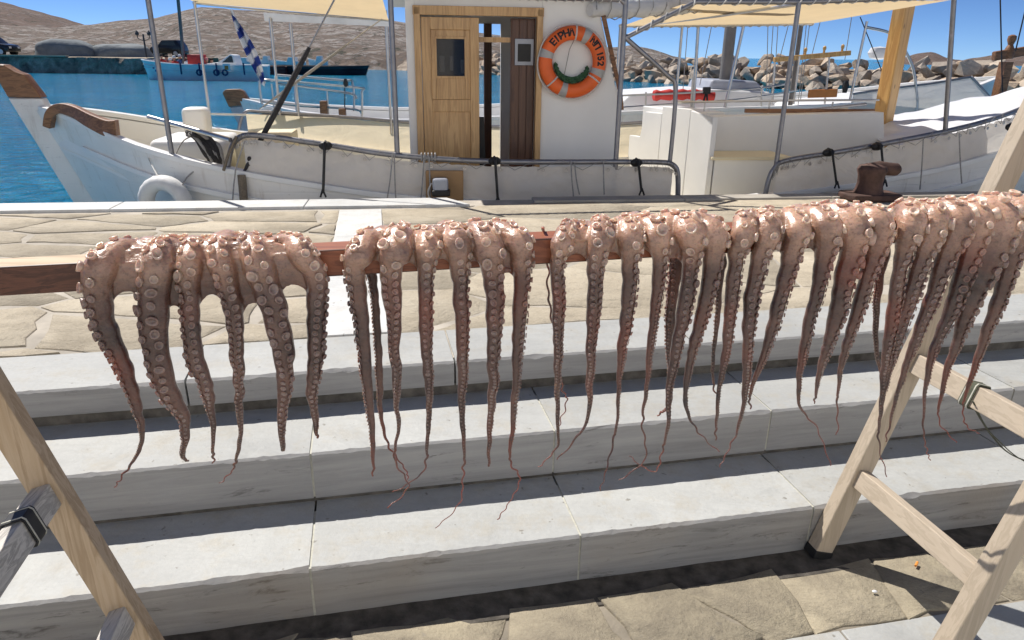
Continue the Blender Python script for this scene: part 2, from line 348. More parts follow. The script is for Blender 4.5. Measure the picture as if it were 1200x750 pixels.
M['lampgrey'] = simple('grey_lamp_housing', (0.36, 0.38, 0.43), 0.4, 0.08, 8)
M['tyre'] = simple('white_painted_tyre', (0.70, 0.70, 0.69), 0.6, 0.08, 14, 0.4, 70)
M['plastic'] = simple('white_plastic', (0.75, 0.75, 0.76), 0.35, 0.04, 4)
M['olive'] = simple('olive_webbing', (0.085, 0.09, 0.06), 0.85, 0.2, 60, 0.6, 300)
M['webedge'] = simple('pale_webbing_edge', (0.5, 0.49, 0.42), 0.85, 0.15, 60)
M['cork'] = simple('orange_cigarette_paper', (0.75, 0.28, 0.05), 0.8, 0.1, 200)
M['red'] = simple('red_canvas', (0.52, 0.035, 0.025), 0.6, 0.2, 4, 0.4, 12)
M['orangepanel'] = simple('orange_varnish_panel', (0.58, 0.20, 0.035), 0.4, 0.12, 5)
M['greypost'] = simple('grey_painted_mast', (0.16, 0.15, 0.14), 0.6, 0.15, 5, 0.2, 30)
M['bluehull'] = simple('pale_blue_hull', (0.78, 0.80, 0.79), 0.45, 0.08, 1.5)
M['navy'] = simple('navy_rubber', (0.02, 0.04, 0.12), 0.6, 0.2)
M['flagblue'] = mat_cloth('blue_flag_cloth', (0.02, 0.045, 0.24), 0.3, 0.8, 0.2)
M['flagwhite'] = mat_cloth('white_flag_cloth', (0.62, 0.63, 0.66), 0.3, 0.8, 0.2)
M['carblack'] = simple('black_car_paint', (0.012, 0.012, 0.014), 0.22, 0.1, 2)
M['rubber'] = simple('tyre_rubber', (0.02, 0.02, 0.02), 0.8, 0.1)
M['chrome'] = simple('wheel_rim', (0.5, 0.5, 0.5), 0.3, 0.05, 4, 0, 60, 0.8)
M['darkhull'] = simple('dark_hull_paint', (0.03, 0.035, 0.045), 0.5, 0.2, 1)
M['maroon'] = simple('maroon_hull_paint', (0.11, 0.02, 0.018), 0.5, 0.2, 1)
M['shirtred'] = simple('red_shirt', (0.45, 0.05, 0.04), 0.9, 0.1); M['shirtwhite'] = simple('white_shirt', (0.7, 0.7, 0.7), 0.9, 0.1)
M['shirtblue'] = simple('blue_shirt', (0.06, 0.12, 0.3), 0.9, 0.1); M['shirtpink'] = simple('pink_shirt', (0.6, 0.25, 0.25), 0.9, 0.1)
M['fleshtone'] = simple('skin_tone', (0.42, 0.24, 0.16), 0.7, 0.05); M['hair'] = simple('dark_hair', (0.03, 0.02, 0.015), 0.8, 0.1)
M['water'] = mat_water()
M['rock'] = mat_rock('breakwater_rock', [(0.3, (0.34, 0.31, 0.28)), (0.55, (0.56, 0.49, 0.41)), (0.75, (0.66, 0.60, 0.52))], 0.7, 0.12)
M['boulder'] = mat_rock('smooth_grey_boulder', [(0.3, (0.17, 0.195, 0.21)), (0.6, (0.25, 0.275, 0.285)), (0.8, (0.32, 0.34, 0.34))], 0.25, 0.2, False)
M['mole'] = mat_rock('mole_masonry', [(0.35, (0.15, 0.115, 0.085)), (0.55, (0.42, 0.34, 0.26)), (0.7, (0.66, 0.56, 0.45))], 1.1, 0.3, False)
M['moletop'] = simple('dusty_mole_top', (0.42, 0.36, 0.26), 0.95, 0.15, 0.3)
def mat_hill(name, soil, soil2, rockc, lo, sc):
    t = NT(name); v = t.coord()
    c = t.ramp(t.noise(0.03 * sc, 6, 0.65, v), [(0.35, soil), (0.65, soil2)])
    r1 = t.noise(0.13 * sc, 9, 0.72, v, 0.8); c = t.mix(t.ramp(r1, [(lo, (0, 0, 0)), (lo + 0.05, (0.95, 0.95, 0.95))]), c, rockc)
    r2 = t.noise(0.5 * sc, 5, 0.7, v); c = t.mix(t.ramp(r2, [(0.55, (0, 0, 0)), (0.61, (0.9, 0.9, 0.9))]), c, tuple(x * 0.42 for x in rockc))
    bu = t.noise(0.28 * sc, 5, 0.75, v); c = t.mix(t.ramp(bu, [(0.55, (0, 0, 0)), (0.60, (0.9, 0.9, 0.9))]), c, (0.05, 0.055, 0.035))
    t.base(c); t.set(Roughness=0.95); t.bump(r1, 1.0, 4.0 / sc); return t.m
M['hill'] = mat_hill('dry_hillside', (0.15, 0.098, 0.075), (0.215, 0.145, 0.11), (0.29, 0.255, 0.24), 0.56, 1)
M['hill2'] = mat_hill('rocky_hillside', (0.16, 0.118, 0.092), (0.235, 0.178, 0.138), (0.40, 0.36, 0.33), 0.50, 2.0)
def mat_glass():
    t = NT('dark_window_glass'); t.base((0.02, 0.022, 0.025)); t.set(Roughness=0.04, Alpha=0.55, Specular_IOR_Level=0.6); return t.m
M['glass'] = mat_glass()
M['added_house_white'] = simple('added_house_whitewashed_plaster', (0.80, 0.79, 0.76), 0.9, 0.04, 1.5, 0.3, 12)
M['shutter'] = simple('blue_shutter_paint', (0.05, 0.16, 0.36), 0.6, 0.1)
M['unseen_promenade'] = simple('pale_unseen_promenade_paving', (0.52, 0.48, 0.41), 0.85, 0.12, 1.2, 0.4, 30)
# ------------------------------------------------------------------ setting: water, quay, steps, street
Z_ST, Z_T1, Z_T2, Z_Q, Z_W = -0.503, -0.329, -0.143, 0.0, -0.75
O_S1, O_S2, O_S3, O_BK = 1.735, 2.062, 2.385, 2.705        # noses of the three steps, back of the top marble row
QA = R(7.6); QO = Vector((0, 5.57, 0)); QU = Vector((math.cos(QA), math.sin(QA), 0)); QV = Vector((-math.sin(QA), math.cos(QA), 0))
def Q(u, v, z): return QO + QU * u + QV * v + Z * z        # quay/boat frame: along the quay edge, out over the water, height

w = MB(); w.grid(lambda i, j: (-2500 + 5000 * i, -300 + 4300 * j, Z_W), 8, 8)
tag(w.build('water', M['water'], recalc=False), kind='structure')

# quay body
q = MB(); e0, e1 = Q(-14, -0.02, 0), Q(16, -0.02, 0)
p0, p1 = S(-14, O_S3 + 0.05, 0), S(16, O_S3 + 0.05, 0)
ring = [(p0.x, p0.y), (p1.x, p1.y), (e1.x, e1.y), (e0.x, e0.y)]
q.prism(ring, 2, -1.6, -0.0065)
quay = tag(q.build('quay_pavement', M['mortar']), kind='structure')
# street body
q = MB(); q.tf = S
q.prism([(-14, -6), (16, -6), (16, O_S3 + 0.2), (-14, O_S3 + 0.2)], 2, -1.6, Z_ST - 0.0035)
street = tag(q.build('street_ground', M['streetmortar']), kind='structure')

def clip(poly, a, b, c):                           # keep a*x+b*y <= c
    out = []
    for i in range(len(poly)):
        p, r_ = poly[i], poly[(i + 1) % len(poly)]; dp = a * p[0] + b * p[1] - c; dq = a * r_[0] + b * r_[1] - c
        if dp <= 0: out.append(p)
        if (dp < 0 < dq) or (dq < 0 < dp):
            t = dp / (dp - dq); out.append((p[0] + (r_[0] - p[0]) * t, p[1] + (r_[1] - p[1]) * t))
    return out
def voronoi(seeds, region, gap, sx=1.0, sy=1.0):
    cells = []
    for i, s in enumerate(seeds):
        poly = list(region)
        for j, t in enumerate(seeds):
            if i == j or not poly: continue
            dx, dy = (t[0] - s[0]) / sx ** 2, (t[1] - s[1]) / sy ** 2
            L = math.hypot(dx, dy); c = ((t[0] ** 2 - s[0] ** 2) / sx ** 2 + (t[1] ** 2 - s[1] ** 2) / sy ** 2) / 2
            poly = clip(poly, dx, dy, c - gap * L / 2)
        if len(poly) > 2: cells.append(poly)
    return cells
def stone(poly, top, thick, tf, mat, parent, name, amp=0.012, tilt=0.004):
    pts = []
    n = len(poly)
    for i in range(n):
        p, r_ = poly[i], poly[(i + 1) % n]; L = math.hypot(r_[0] - p[0], r_[1] - p[1])
        if L < 0.02: continue
        k = max(1, min(5, int(L / 0.09)))
        nx, ny = -(r_[1] - p[1]) / L, (r_[0] - p[0]) / L
        for j in range(k):
            t = j / k; x = p[0] + (r_[0] - p[0]) * t; y = p[1] + (r_[1] - p[1]) * t
            a = amp * noise.noise((x * 7, y * 7, 3.1)) * 1.6 - (0.012 if j == 0 else 0)
            pts.append((x + nx * a, y + ny * a))
    if len(pts) < 3: return
    cx = sum(p[0] for p in pts) / len(pts); cy = sum(p[1] for p in pts) / len(pts)
    tx, ty = rng.uniform(-tilt, tilt), rng.uniform(-tilt, tilt); dz = rng.uniform(-0.003, 0.003)
    def h(x, y): return top + dz + tx * (x - cx) + ty * (y - cy)
    m = MB(tf); nn = len(pts); ins = 0.005
    inner = []
    for (x, y) in pts:
        L = math.hypot(x - cx, y - cy) or 1; inner.append((x - (x - cx) / L * ins, y - (y - cy) / L * ins))
    vs = [(x, y, h(x, y) - thick) for x, y in pts] + [(x, y, h(x, y) - 0.004) for x, y in pts] + [(x, y, h(x, y)) for x, y in inner]
    fs = [(i, (i + 1) % nn, nn + (i + 1) % nn, nn + i) for i in range(nn)] + [(nn + i, nn + (i + 1) % nn, 2 * nn + (i + 1) % nn, 2 * nn + i) for i in range(nn)]
    fs += [tuple(range(2 * nn, 3 * nn))]
    m.add(vs, fs); m.build(name, mat, parent, smooth=True, angle=50)

# marble strips across the pavement and along the quay edge
cs0 = atz(423, 241, 0); cs1 = cs0 + (atz(411, 408, 0) - cs0) * ((off(cs0) - O_BK - 0.012) / (off(cs0) - off(atz(411, 408, 0))))      # centre line of the cross strip
def slab(name, corners, z, thick, mat, parent, bevel=0.006, notch=0.0):
    m = MB(); n = len(corners)
    m.addw([(*c, z - thick) for c in corners] + [(*c, z) for c in corners],
           [tuple(range(n))[::-1], tuple(range(n, 2 * n))] + [(i, (i + 1) % n, n + (i + 1) % n, n + i) for i in range(n)])
    return m.build(name, mat, parent, bevel=bevel)
def stepslab(a0, a1, back, nose, z0, z1, parent, name='step_slab', seed=0.0, rough=0.007, front=0.0):
    m = MB(S); k = max(4, int((a1 - a0) / 0.02)); prof = 6
    vs = []
    for i in range(k + 1):
        a = a0 + (a1 - a0) * i / k
        j = rough * (noise.noise((a * 26, seed, 0)) + 0.7 * noise.noise((a * 80, seed, 5))); c = 0.007 + abs(j) * 1.3 + max(0, noise.noise((a * 11, seed, 9)) - 0.35) * 0.03
        w_ = 0.003 * noise.noise((a * 3, seed, 2))
        vs += [(a, back, z0), (a, back, z1), (a, nose + 0.05, z1), (a, nose + c + w_, z1 - 0.001 + j * 0.2), (a, nose + w_, z1 - c * 0.9), (a, nose + w_ + front, z0)]
    fs = []
    for i in range(k):
        for p in range(prof):
            fs.append((i * prof + p, i * prof + (p + 1) % prof, (i + 1) * prof + (p + 1) % prof, (i + 1) * prof + p))
    fs += [tuple(range(prof))[::-1], tuple(k * prof + p for p in range(prof))]
    m.add(vs, fs)
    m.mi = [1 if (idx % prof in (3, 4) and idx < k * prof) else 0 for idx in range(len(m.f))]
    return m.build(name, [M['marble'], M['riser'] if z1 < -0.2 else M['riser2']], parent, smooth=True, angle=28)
steps = thing('steps', 'three broad marble steps rising to the quay', None, S(0, 2.2, -0.3), kind='structure')
def joints(lst, z): return [along(atz(x, y, z)) for x, y in lst]
J1 = [-9.2, -6.6, -4.3, -2.2] + joints([(363, 668), (678, 622), (950, 590)], Z_T1); J1 += [J1[-1] + 0.94, J1[-1] + 2.1, J1[-1] + 3.6, J1[-1] + 6, 12]
J2 = [-9, -6.4, -4.1, -1.9] + joints([(363, 536), (650, 505), (903, 480)], Z_T2); J2 += [J2[-1] + 1.05, J2[-1] + 2.3, J2[-1] + 4, 8, 12]
J3 = [-9, -6, -3.9, -2.6] + joints([(217, 445), (533, 423), (818, 406)], Z_Q); J3 += [J3[-1] + 1.2, J3[-1] + 2.4, J3[-1] + 4, 9, 12]
for J, back, nose, z0, z1, fr in ((J1, O_S2 + 0.04, O_S1, Z_ST - 0.1, Z_T1, 0.006), (J2, O_S3 + 0.04, O_S2, Z_T1 + 0.016, Z_T2, 0.004), (J3, O_BK, O_S3, -0.098, 0.0, 0.003)):
    for k in range(len(J) - 1):
        if J[k + 1] - J[k] > 0.05: stepslab(J[k] + 0.0035, J[k + 1] - 0.0035, back, nose, z0, z1, steps, seed=rng.random() * 50, front=fr)
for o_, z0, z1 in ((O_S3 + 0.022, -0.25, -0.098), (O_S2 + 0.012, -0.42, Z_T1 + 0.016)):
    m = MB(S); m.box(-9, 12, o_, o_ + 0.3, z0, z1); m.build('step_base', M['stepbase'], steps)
for J, o_, z0, z1 in ((J1, O_S1 + 0.005, Z_ST, Z_T1), (J2, O_S2 + 0.005, Z_T1 + 0.02, Z_T2)):
    for a in J[3:8]:                                # pale lime joints
        m = MB(S); m.box(a - 0.004, a + 0.004, o_ - 0.003 + 0.004, o_ + 0.28, z0, z1 - 0.004); m.build('joint', M['webedge'], steps)

# quay edge cap stones and cross strip
gap0 = Q(0, 0, 0)
capu = [-12, -9, -6.6, -4.6, -2.9, -1.57, -0.36]
for u0, u1 in zip(capu, capu[1:]):
    c = [Q(u0 + 0.003, -0.27, 0), Q(u1 - 0.003, -0.27, 0), Q(u1 - 0.003 - (0.16 if u1 > -0.4 else 0), 0.0, 0), Q(u0 + 0.003, 0.0, 0)]
    slab('cap_slab', [(p.x, p.y) for p in c], 0.016, 0.12, M['cap'], quay)
capr = [0.14, 1.35, 2.6, 3.9, 5.4, 7.4, 10, 13]
for u0, u1 in zip(capr, capr[1:]):
    c = [Q(u0 + 0.003, -0.16, 0), Q(u1 - 0.003, -0.16, 0), Q(u1 - 0.003, 0.0, 0), Q(u0 + 0.003, 0.0, 0)]
    slab('cap_slab', [(p.x, p.y) for p in c], 0.012, 0.12, M['concrete'], quay)
d = (cs1 - cs0); d.z = 0; L = d.length; d.normalize(); sd = Vector((-d.y, d.x, 0)) * 0.148
bounds = [0.15, 0.95, 1.75, L]
for t0, t1 in zip(bounds, bounds[1:]):
    c = [cs0 + d * (t0 + .002) - sd, cs0 + d * (t1 - .002) - sd, cs0 + d * (t1 - .002) + sd, cs0 + d * (t0 + .002) + sd]
    slab('strip_slab', [(p.x, p.y) for p in c], 0.004, 0.08, M['cap'], quay, 0.004)

# crazy paving left and right of the strip
def paving(region, n, mn, gap, sx, sy, mat, top, seed):
    rr = random.Random(seed); xs = [p[0] for p in region]; ys = [p[1] for p in region]; seeds = []
    for _ in range(6000):
        p = (rr.uniform(min(xs), max(xs)), rr.uniform(min(ys), max(ys)))
        if all(math.hypot((p[0] - s[0]) / sx, (p[1] - s[1]) / sy) > mn * rr.uniform(0.75, 1.35) for s in seeds): seeds.append(p)
        if len(seeds) >= n: break
    for poly in voronoi(seeds, region, gap, sx, sy): stone(poly, top, 0.05, None, mat, quay, 'flagstone', 0.02)
def xy(p): return (p.x, p.y)
def capnear(u): return Q(u, -0.285, 0)
lft = [xy(S(-4.6, O_BK + 0.008, 0)), xy(cs1 - sd * 0 + d * 0.004 - sd * 1.06 * (1 if (-sd).x < 0 else -1)), xy(cs0 + d * 0.16 - sd * 1.06 * (1 if (-sd).x < 0 else -1)), xy(capnear(-5.6))]
sgn = -1 if (-sd).x < 0 else 1
rgt = [xy(cs1 + d * 0.004 + sd * 1.06 * (1 if sd.x > 0 else -1)), xy(S(6.5, O_BK + 0.008, 0)), xy(Q(7.5, -0.17, 0)), xy(Q(0.14, -0.17, 0)), xy(Q(0.13, -0.02, 0)), xy(Q(-0.35, -0.02, 0)), xy(Q(-0.36, -0.285, 0)), xy(cs0 + d * 0.16 + sd * 1.06 * (1 if sd.x > 0 else -1))]
paving(lft, 70, 0.42, 0.05, 1.5, 0.75, M['flag'], 0.0, 5)
rgt2 = [rgt[0], rgt[1], rgt[2], rgt[3], rgt[7]]
paving(rgt2, 60, 0.62, 0.014, 1.7, 0.8, M['flag'], -0.004, 11)
c = [Q(-0.35, -0.02, 0), Q(0.13, -0.02, 0), Q(0.13, -0.27, 0), Q(-0.35, -0.27, 0)]
slab('concrete_patch', [xy(p) for p in c], -0.012, 0.1, M['concrete'], quay)

# street: row of rough flags at the foot of the steps, then marble paving
def spaving(region, n, mn, gap, sx, sy, mat, top, name, seed, amp=0.02):
    rr = random.Random(seed); xs = [p[0] for p in region]; ys = [p[1] for p in region]; seeds = []
    for _ in range(4000):
        p = (rr.uniform(min(xs), max(xs)), rr.uniform(min(ys), max(ys)))
        if all(math.hypot((p[0] - s[0]) / sx, (p[1] - s[1]) / sy) > mn * rr.uniform(0.8, 1.3) for s in seeds): seeds.append(p)
        if len(seeds) >= n: break
    for poly in voronoi(seeds, region, gap, sx, sy): stone(poly, top, 0.05, S, mat, street, name, amp, 0.012)
m = MB(S); m.grid(lambda i, j: (-9 + 21 * i, O_S1 + 0.003 - 0.115 * j - (0.02 * noise.noise((i * 60, 1, 0)) if j == 1 else 0), Z_ST + 0.0015 + 0.003 * noise.noise((i * 150, j * 3, 2))), 500, 5); m.build('foot_shade', M['foot_shade'], street, smooth=True, recalc=False)  # dark ground strip: the lowest step's shadow painted in with grime
spaving([(-3, 1.40), (4, 1.40), (4, O_S1 - 0.085), (-3, O_S1 - 0.085)], 30, 0.31, 0.012, 1.0, 1.0, M['kerbstone'], Z_ST + 0.004, 'rough_flagstone', 4)
ax = [-4, -3.1, -2.2, -1.35, -0.45, 0.42, 1.28, 2.12, 2.98, 3.9]
for r0, r1, sh in ((0.95, 1.392, 0.0), (0.50, 0.945, 0.42), (0.05, 0.495, 0.1)):
    for a0, a1 in zip(ax, ax[1:]):
        c = [S(a0 + sh + .003, r0, 0), S(a1 + sh - .003, r0, 0), S(a1 + sh - .003, r1, 0), S(a0 + sh + .003, r1, 0)]
        slab('paving_slab', [xy(p) for p in c], Z_ST + 0.002, 0.05, M['marble'], street, 0.004)

# unseen paved ground behind the viewer, and white houses added to bounce light forward
m = MB(S); m.box(-30, 30, -30, 0.04, Z_ST - 0.5, Z_ST - 0.001); tag(m.build('unseen_promenade', M['unseen_promenade']), kind='structure')
for a0, a1, hgt, lab in ((-14, -3.2, 8.4, 'left unseen white house added behind the viewer to bounce light'), (-3.15, 5.2, 9.2, 'middle unseen white house added behind the viewer to bounce light'), (5.25, 15, 8.0, 'right unseen white house added behind the viewer to bounce light')):
    hs_ = thing('house', lab, 'house', S((a0 + a1) / 2, -5.7, Z_ST), group='unseen whitewashed houses added for bounce light')
    m = MB(S); m.box(a0, a1, -10, -5.7, Z_ST, Z_ST + hgt); m.build('added_house_wall', M['added_house_white'], hs_, bevel=0.03)
    m = MB(S); m.box(a0 + 0.02, a1 - 0.02, -9.9, -5.62, Z_ST + hgt + 0.002, Z_ST + hgt + 0.25); m.build('added_house_parapet', M['added_house_white'], hs_, bevel=0.03)
    n_ = 3
    for k in range(n_):
        c_ = a0 + (a1 - a0) * (k + 0.5) / n_
        for z_, hh_ in ((0.0, 2.2), (3.6, 1.4)):
            if z_ == 0.0 and k != 1: z_, hh_ = 0.9, 1.3
            m = MB(S); m.box(c_ - 0.5, c_ + 0.5, -5.698, -5.64, Z_ST + z_, Z_ST + z_ + hh_); w_ = m.build('door' if hh_ > 2 else 'added_house_window', M['shutter'], hs_, bevel=0.01)

# ------------------------------------------------------------------ beam and trestles
O_BM = 1.39; BM_W = 0.066; BM_H = 0.055
def beamtop(a): return 0.700 + 0.013 * (a - 0.0)
m = MB(); segs = [-1.35, -0.72, -0.60, -0.4] + [0.1 * i for i in range(-3, 21)]
vs = []
for a in segs:
    for o_, dz in ((O_BM, 0), (O_BM + BM_W, 0), (O_BM + BM_W, -BM_H), (O_BM, -BM_H)): vs.append(S(a, o_, beamtop(a) + dz))
fs = []; mi = []
for i in range(len(segs) - 1):
    for k in range(4):
        fs.append((i * 4 + k, i * 4 + (k + 1) % 4, i * 4 + 4 + (k + 1) % 4, i * 4 + 4 + k)); mi.append((1 if k == 0 else 0) if segs[i] < -0.45 else 2)  # left end: top faces take the pale colour with sunlight painted in
fs += [(3, 2, 1, 0), tuple((len(segs) - 1) * 4 + k for k in range(4))]; mi += [0, 0]
m.addw(vs, fs); m.mi = mi
beam = m.build('drying_beam', [M['beam'], M['beamtoplit'], M['beamred']], bevel=0.003)
tag(beam, 'long red brown timber beam laid level with octopuses draped over it', 'beam')

def trestle(name, label, foot, lean, sgn_, matrail, matrung, rung_t, top_a, o_near, o_far, w1=0.05, d1=0.065):
    """A-frame: ladder of two rails and rungs on the visible side, a matching pair behind it, a top bar carrying the beam"""
    t = thing(name, label, 'trestle', S(top_a, (o_near + o_far) / 2, Z_ST), group='trestles under the drying beam')
    dirv = B * (math.cos(lean) * sgn_) + Z * math.sin(lean)
    z_ap = 1.5; a_ap = along(foot) + sgn_ * (z_ap - Z_ST) / math.tan(lean)
    for o_ in (o_far, o_near):
        f = B * along(foot) - N * o_ + Z * Z_ST
        Lr = (z_ap - Z_ST) / math.sin(lean)
        r_ = MB(); r_.bar(f, f + dirv * Lr, d1, w1, N); r_.build('rail', matrail, t, bevel=0.004)
        k = MB(); k.bar(f - dirv * 0.0, f + dirv * 0.03, d1 + 0.006, w1 + 0.006, N); k.build('rubber_foot', M['black'], t, bevel=0.003)
        oo = o_ + (0.051 if o_ == o_far else -0.051)
        g = B * (2 * a_ap - along(foot)) - N * oo + Z * Z_ST; d2 = B * (-math.cos(lean) * sgn_) + Z * math.sin(lean)
        r_ = MB(); r_.bar(g, g + d2 * Lr, d1, w1, N); r_.build('rail', matrail, t, bevel=0.004)
    res = []
    for tt, hh in rung_t:
        c = B * along(foot) + Z * Z_ST + dirv * tt
        p, q_ = c - N * (o_far - w1 / 2 + 0.002), c - N * (o_near + w1 / 2 - 0.002)
        r_ = MB(); r_.bar(p, q_, 0.04, hh, dirv); r_.build('rung', matrung, t, bevel=0.003); res.append((p, q_))
    r_ = MB(); zt = beamtop(top_a) - BM_H - 0.021
    r_.bar(B * top_a - N * (o_far - w1 / 2 - 0.001) + Z * zt, B * top_a - N * (o_near + w1 / 2 + 0.001) + Z * zt, 0.06, 0.04, Z); r_.build('top_bar', matrung, t, bevel=0.003)
    return t, dirv, res
F0 = atz(957, 650, Z_ST); of = off(F0)
LEAN = R(73.85)
tr, dirR, rungsR = trestle('trestle', 'pale timber trestle on the right, its near leg crossing the bottom corner', F0, LEAN, 1, M['pine'], M['rungwood'],
                           ((0.315, 0.062), (0.725, 0.062)), along(F0) + (beamtop(1.6) - BM_H - 0.04 - Z_ST) / math.tan(LEAN), of - 0.515, of)
# left trestle
OL = 1.55
pl = atoff(-5, 470, OL); pl2 = atoff(168, 750, OL)
leanL = math.atan2(pl.z - pl2.z, along(pl2) - along(pl))
footL = S(along(pl2) + (pl2.z - Z_ST) / math.tan(leanL), OL, Z_ST)
tL = [((atoff(x, y, OL).z - Z_ST) / math.sin(leanL), 0.06) for x, y in ((58, 575), (143, 716))]
topL = along(footL) - (beamtop(-0.9) - BM_H - 0.04 - Z_ST) / math.tan(leanL)
tl, dirL, rungsL = trestle('trestle', 'brown timber trestle with grey rungs cut by the left edge', footL, leanL, -1, M['brownrail'], M['greyrung'], tL, topL, OL - 0.5, OL)

def strap(name, label, rung, s, mats, width, hh, tail=None):
    p, q_ = rung; t = (q_ - p).normalized(); c = p + (q_ - p) * s
    root = thing(name, label, 'strap', c)
    up = Vector((0, 0, 1)); sd_ = t.cross(up).normalized()
    for w_, mt, ex, nm in ((width, mats[0], 0.0025, 'webbing'), (0.0035, mats[1], 0.0035, 'edge_stripe')):
        for o_ in ((0,) if nm == 'webbing' else (-width * 0.36, width * 0.36)):
            m = MB(); a, b_ = 0.02 + ex, hh / 2 + ex; vs = []
            base = c + t * o_
            loop = []
            dv = dirR if name == 'ratchet_strap' else dirL
            du = t.cross(dv).normalized()
            for k in range(20):
                an = 2 * math.pi * k / 20; x = math.copysign(min(1, abs(math.cos(an)) * 1.35), math.cos(an)) * a; y = math.copysign(min(1, abs(math.sin(an)) * 1.35), math.sin(an)) * b_
                loop.append((x, y))
            for s2 in (-w_ / 2, w_ / 2):
                for f in (1.0, 1.1): vs += [base + t * s2 + du * (x * f) + dv * (y * f) for x, y in loop]
            fs = []
            for k in range(20):
                k2 = (k + 1) % 20; fs += [(k, k2, 40 + k2, 40 + k), (20 + k, 20 + k2, 60 + k2, 60 + k), (k, k2, 20 + k2, 20 + k), (40 + k, 40 + k2, 60 + k2, 60 + k)]
            m.addw(vs, fs); m.build(nm, mt, root, smooth=True)
    if tail: 
        for i, (pts, w_) in enumerate(tail):
            m = MB(); pp = crv(pts, 8)
            m.tube(pp, w_, 6, True, 0.25); m.build('tail', mats[0], root, smooth=True)
    return root
oS = off(rungsR[1][0] + (rungsR[1][1] - rungsR[1][0]) * 0.42) - 0.03
strap('ratchet_strap', 'olive webbing strap looped round the upper rung of the right trestle', rungsR[1], 0.46, (M['olive'], M['webedge']), 0.036, 0.062,
      [([atoff(x, y, oS) for x, y in ((1138, 468), (1150, 492), (1166, 515), (1184, 532), (1215, 545))], 0.007),
       ([atoff(x, y, oS - 0.02) for x, y in ((1140, 470), (1155, 500), (1172, 518), (1190, 534), (1220, 552))], 0.005)])
strap('tie_strap', 'black strap with pale edges wrapped round the left trestle rung', rungsL[0], 0.26, (M['black'], M['webedge']), 0.05, 0.06)
# ------------------------------------------------------------------ octopuses
def W(n_): return n_
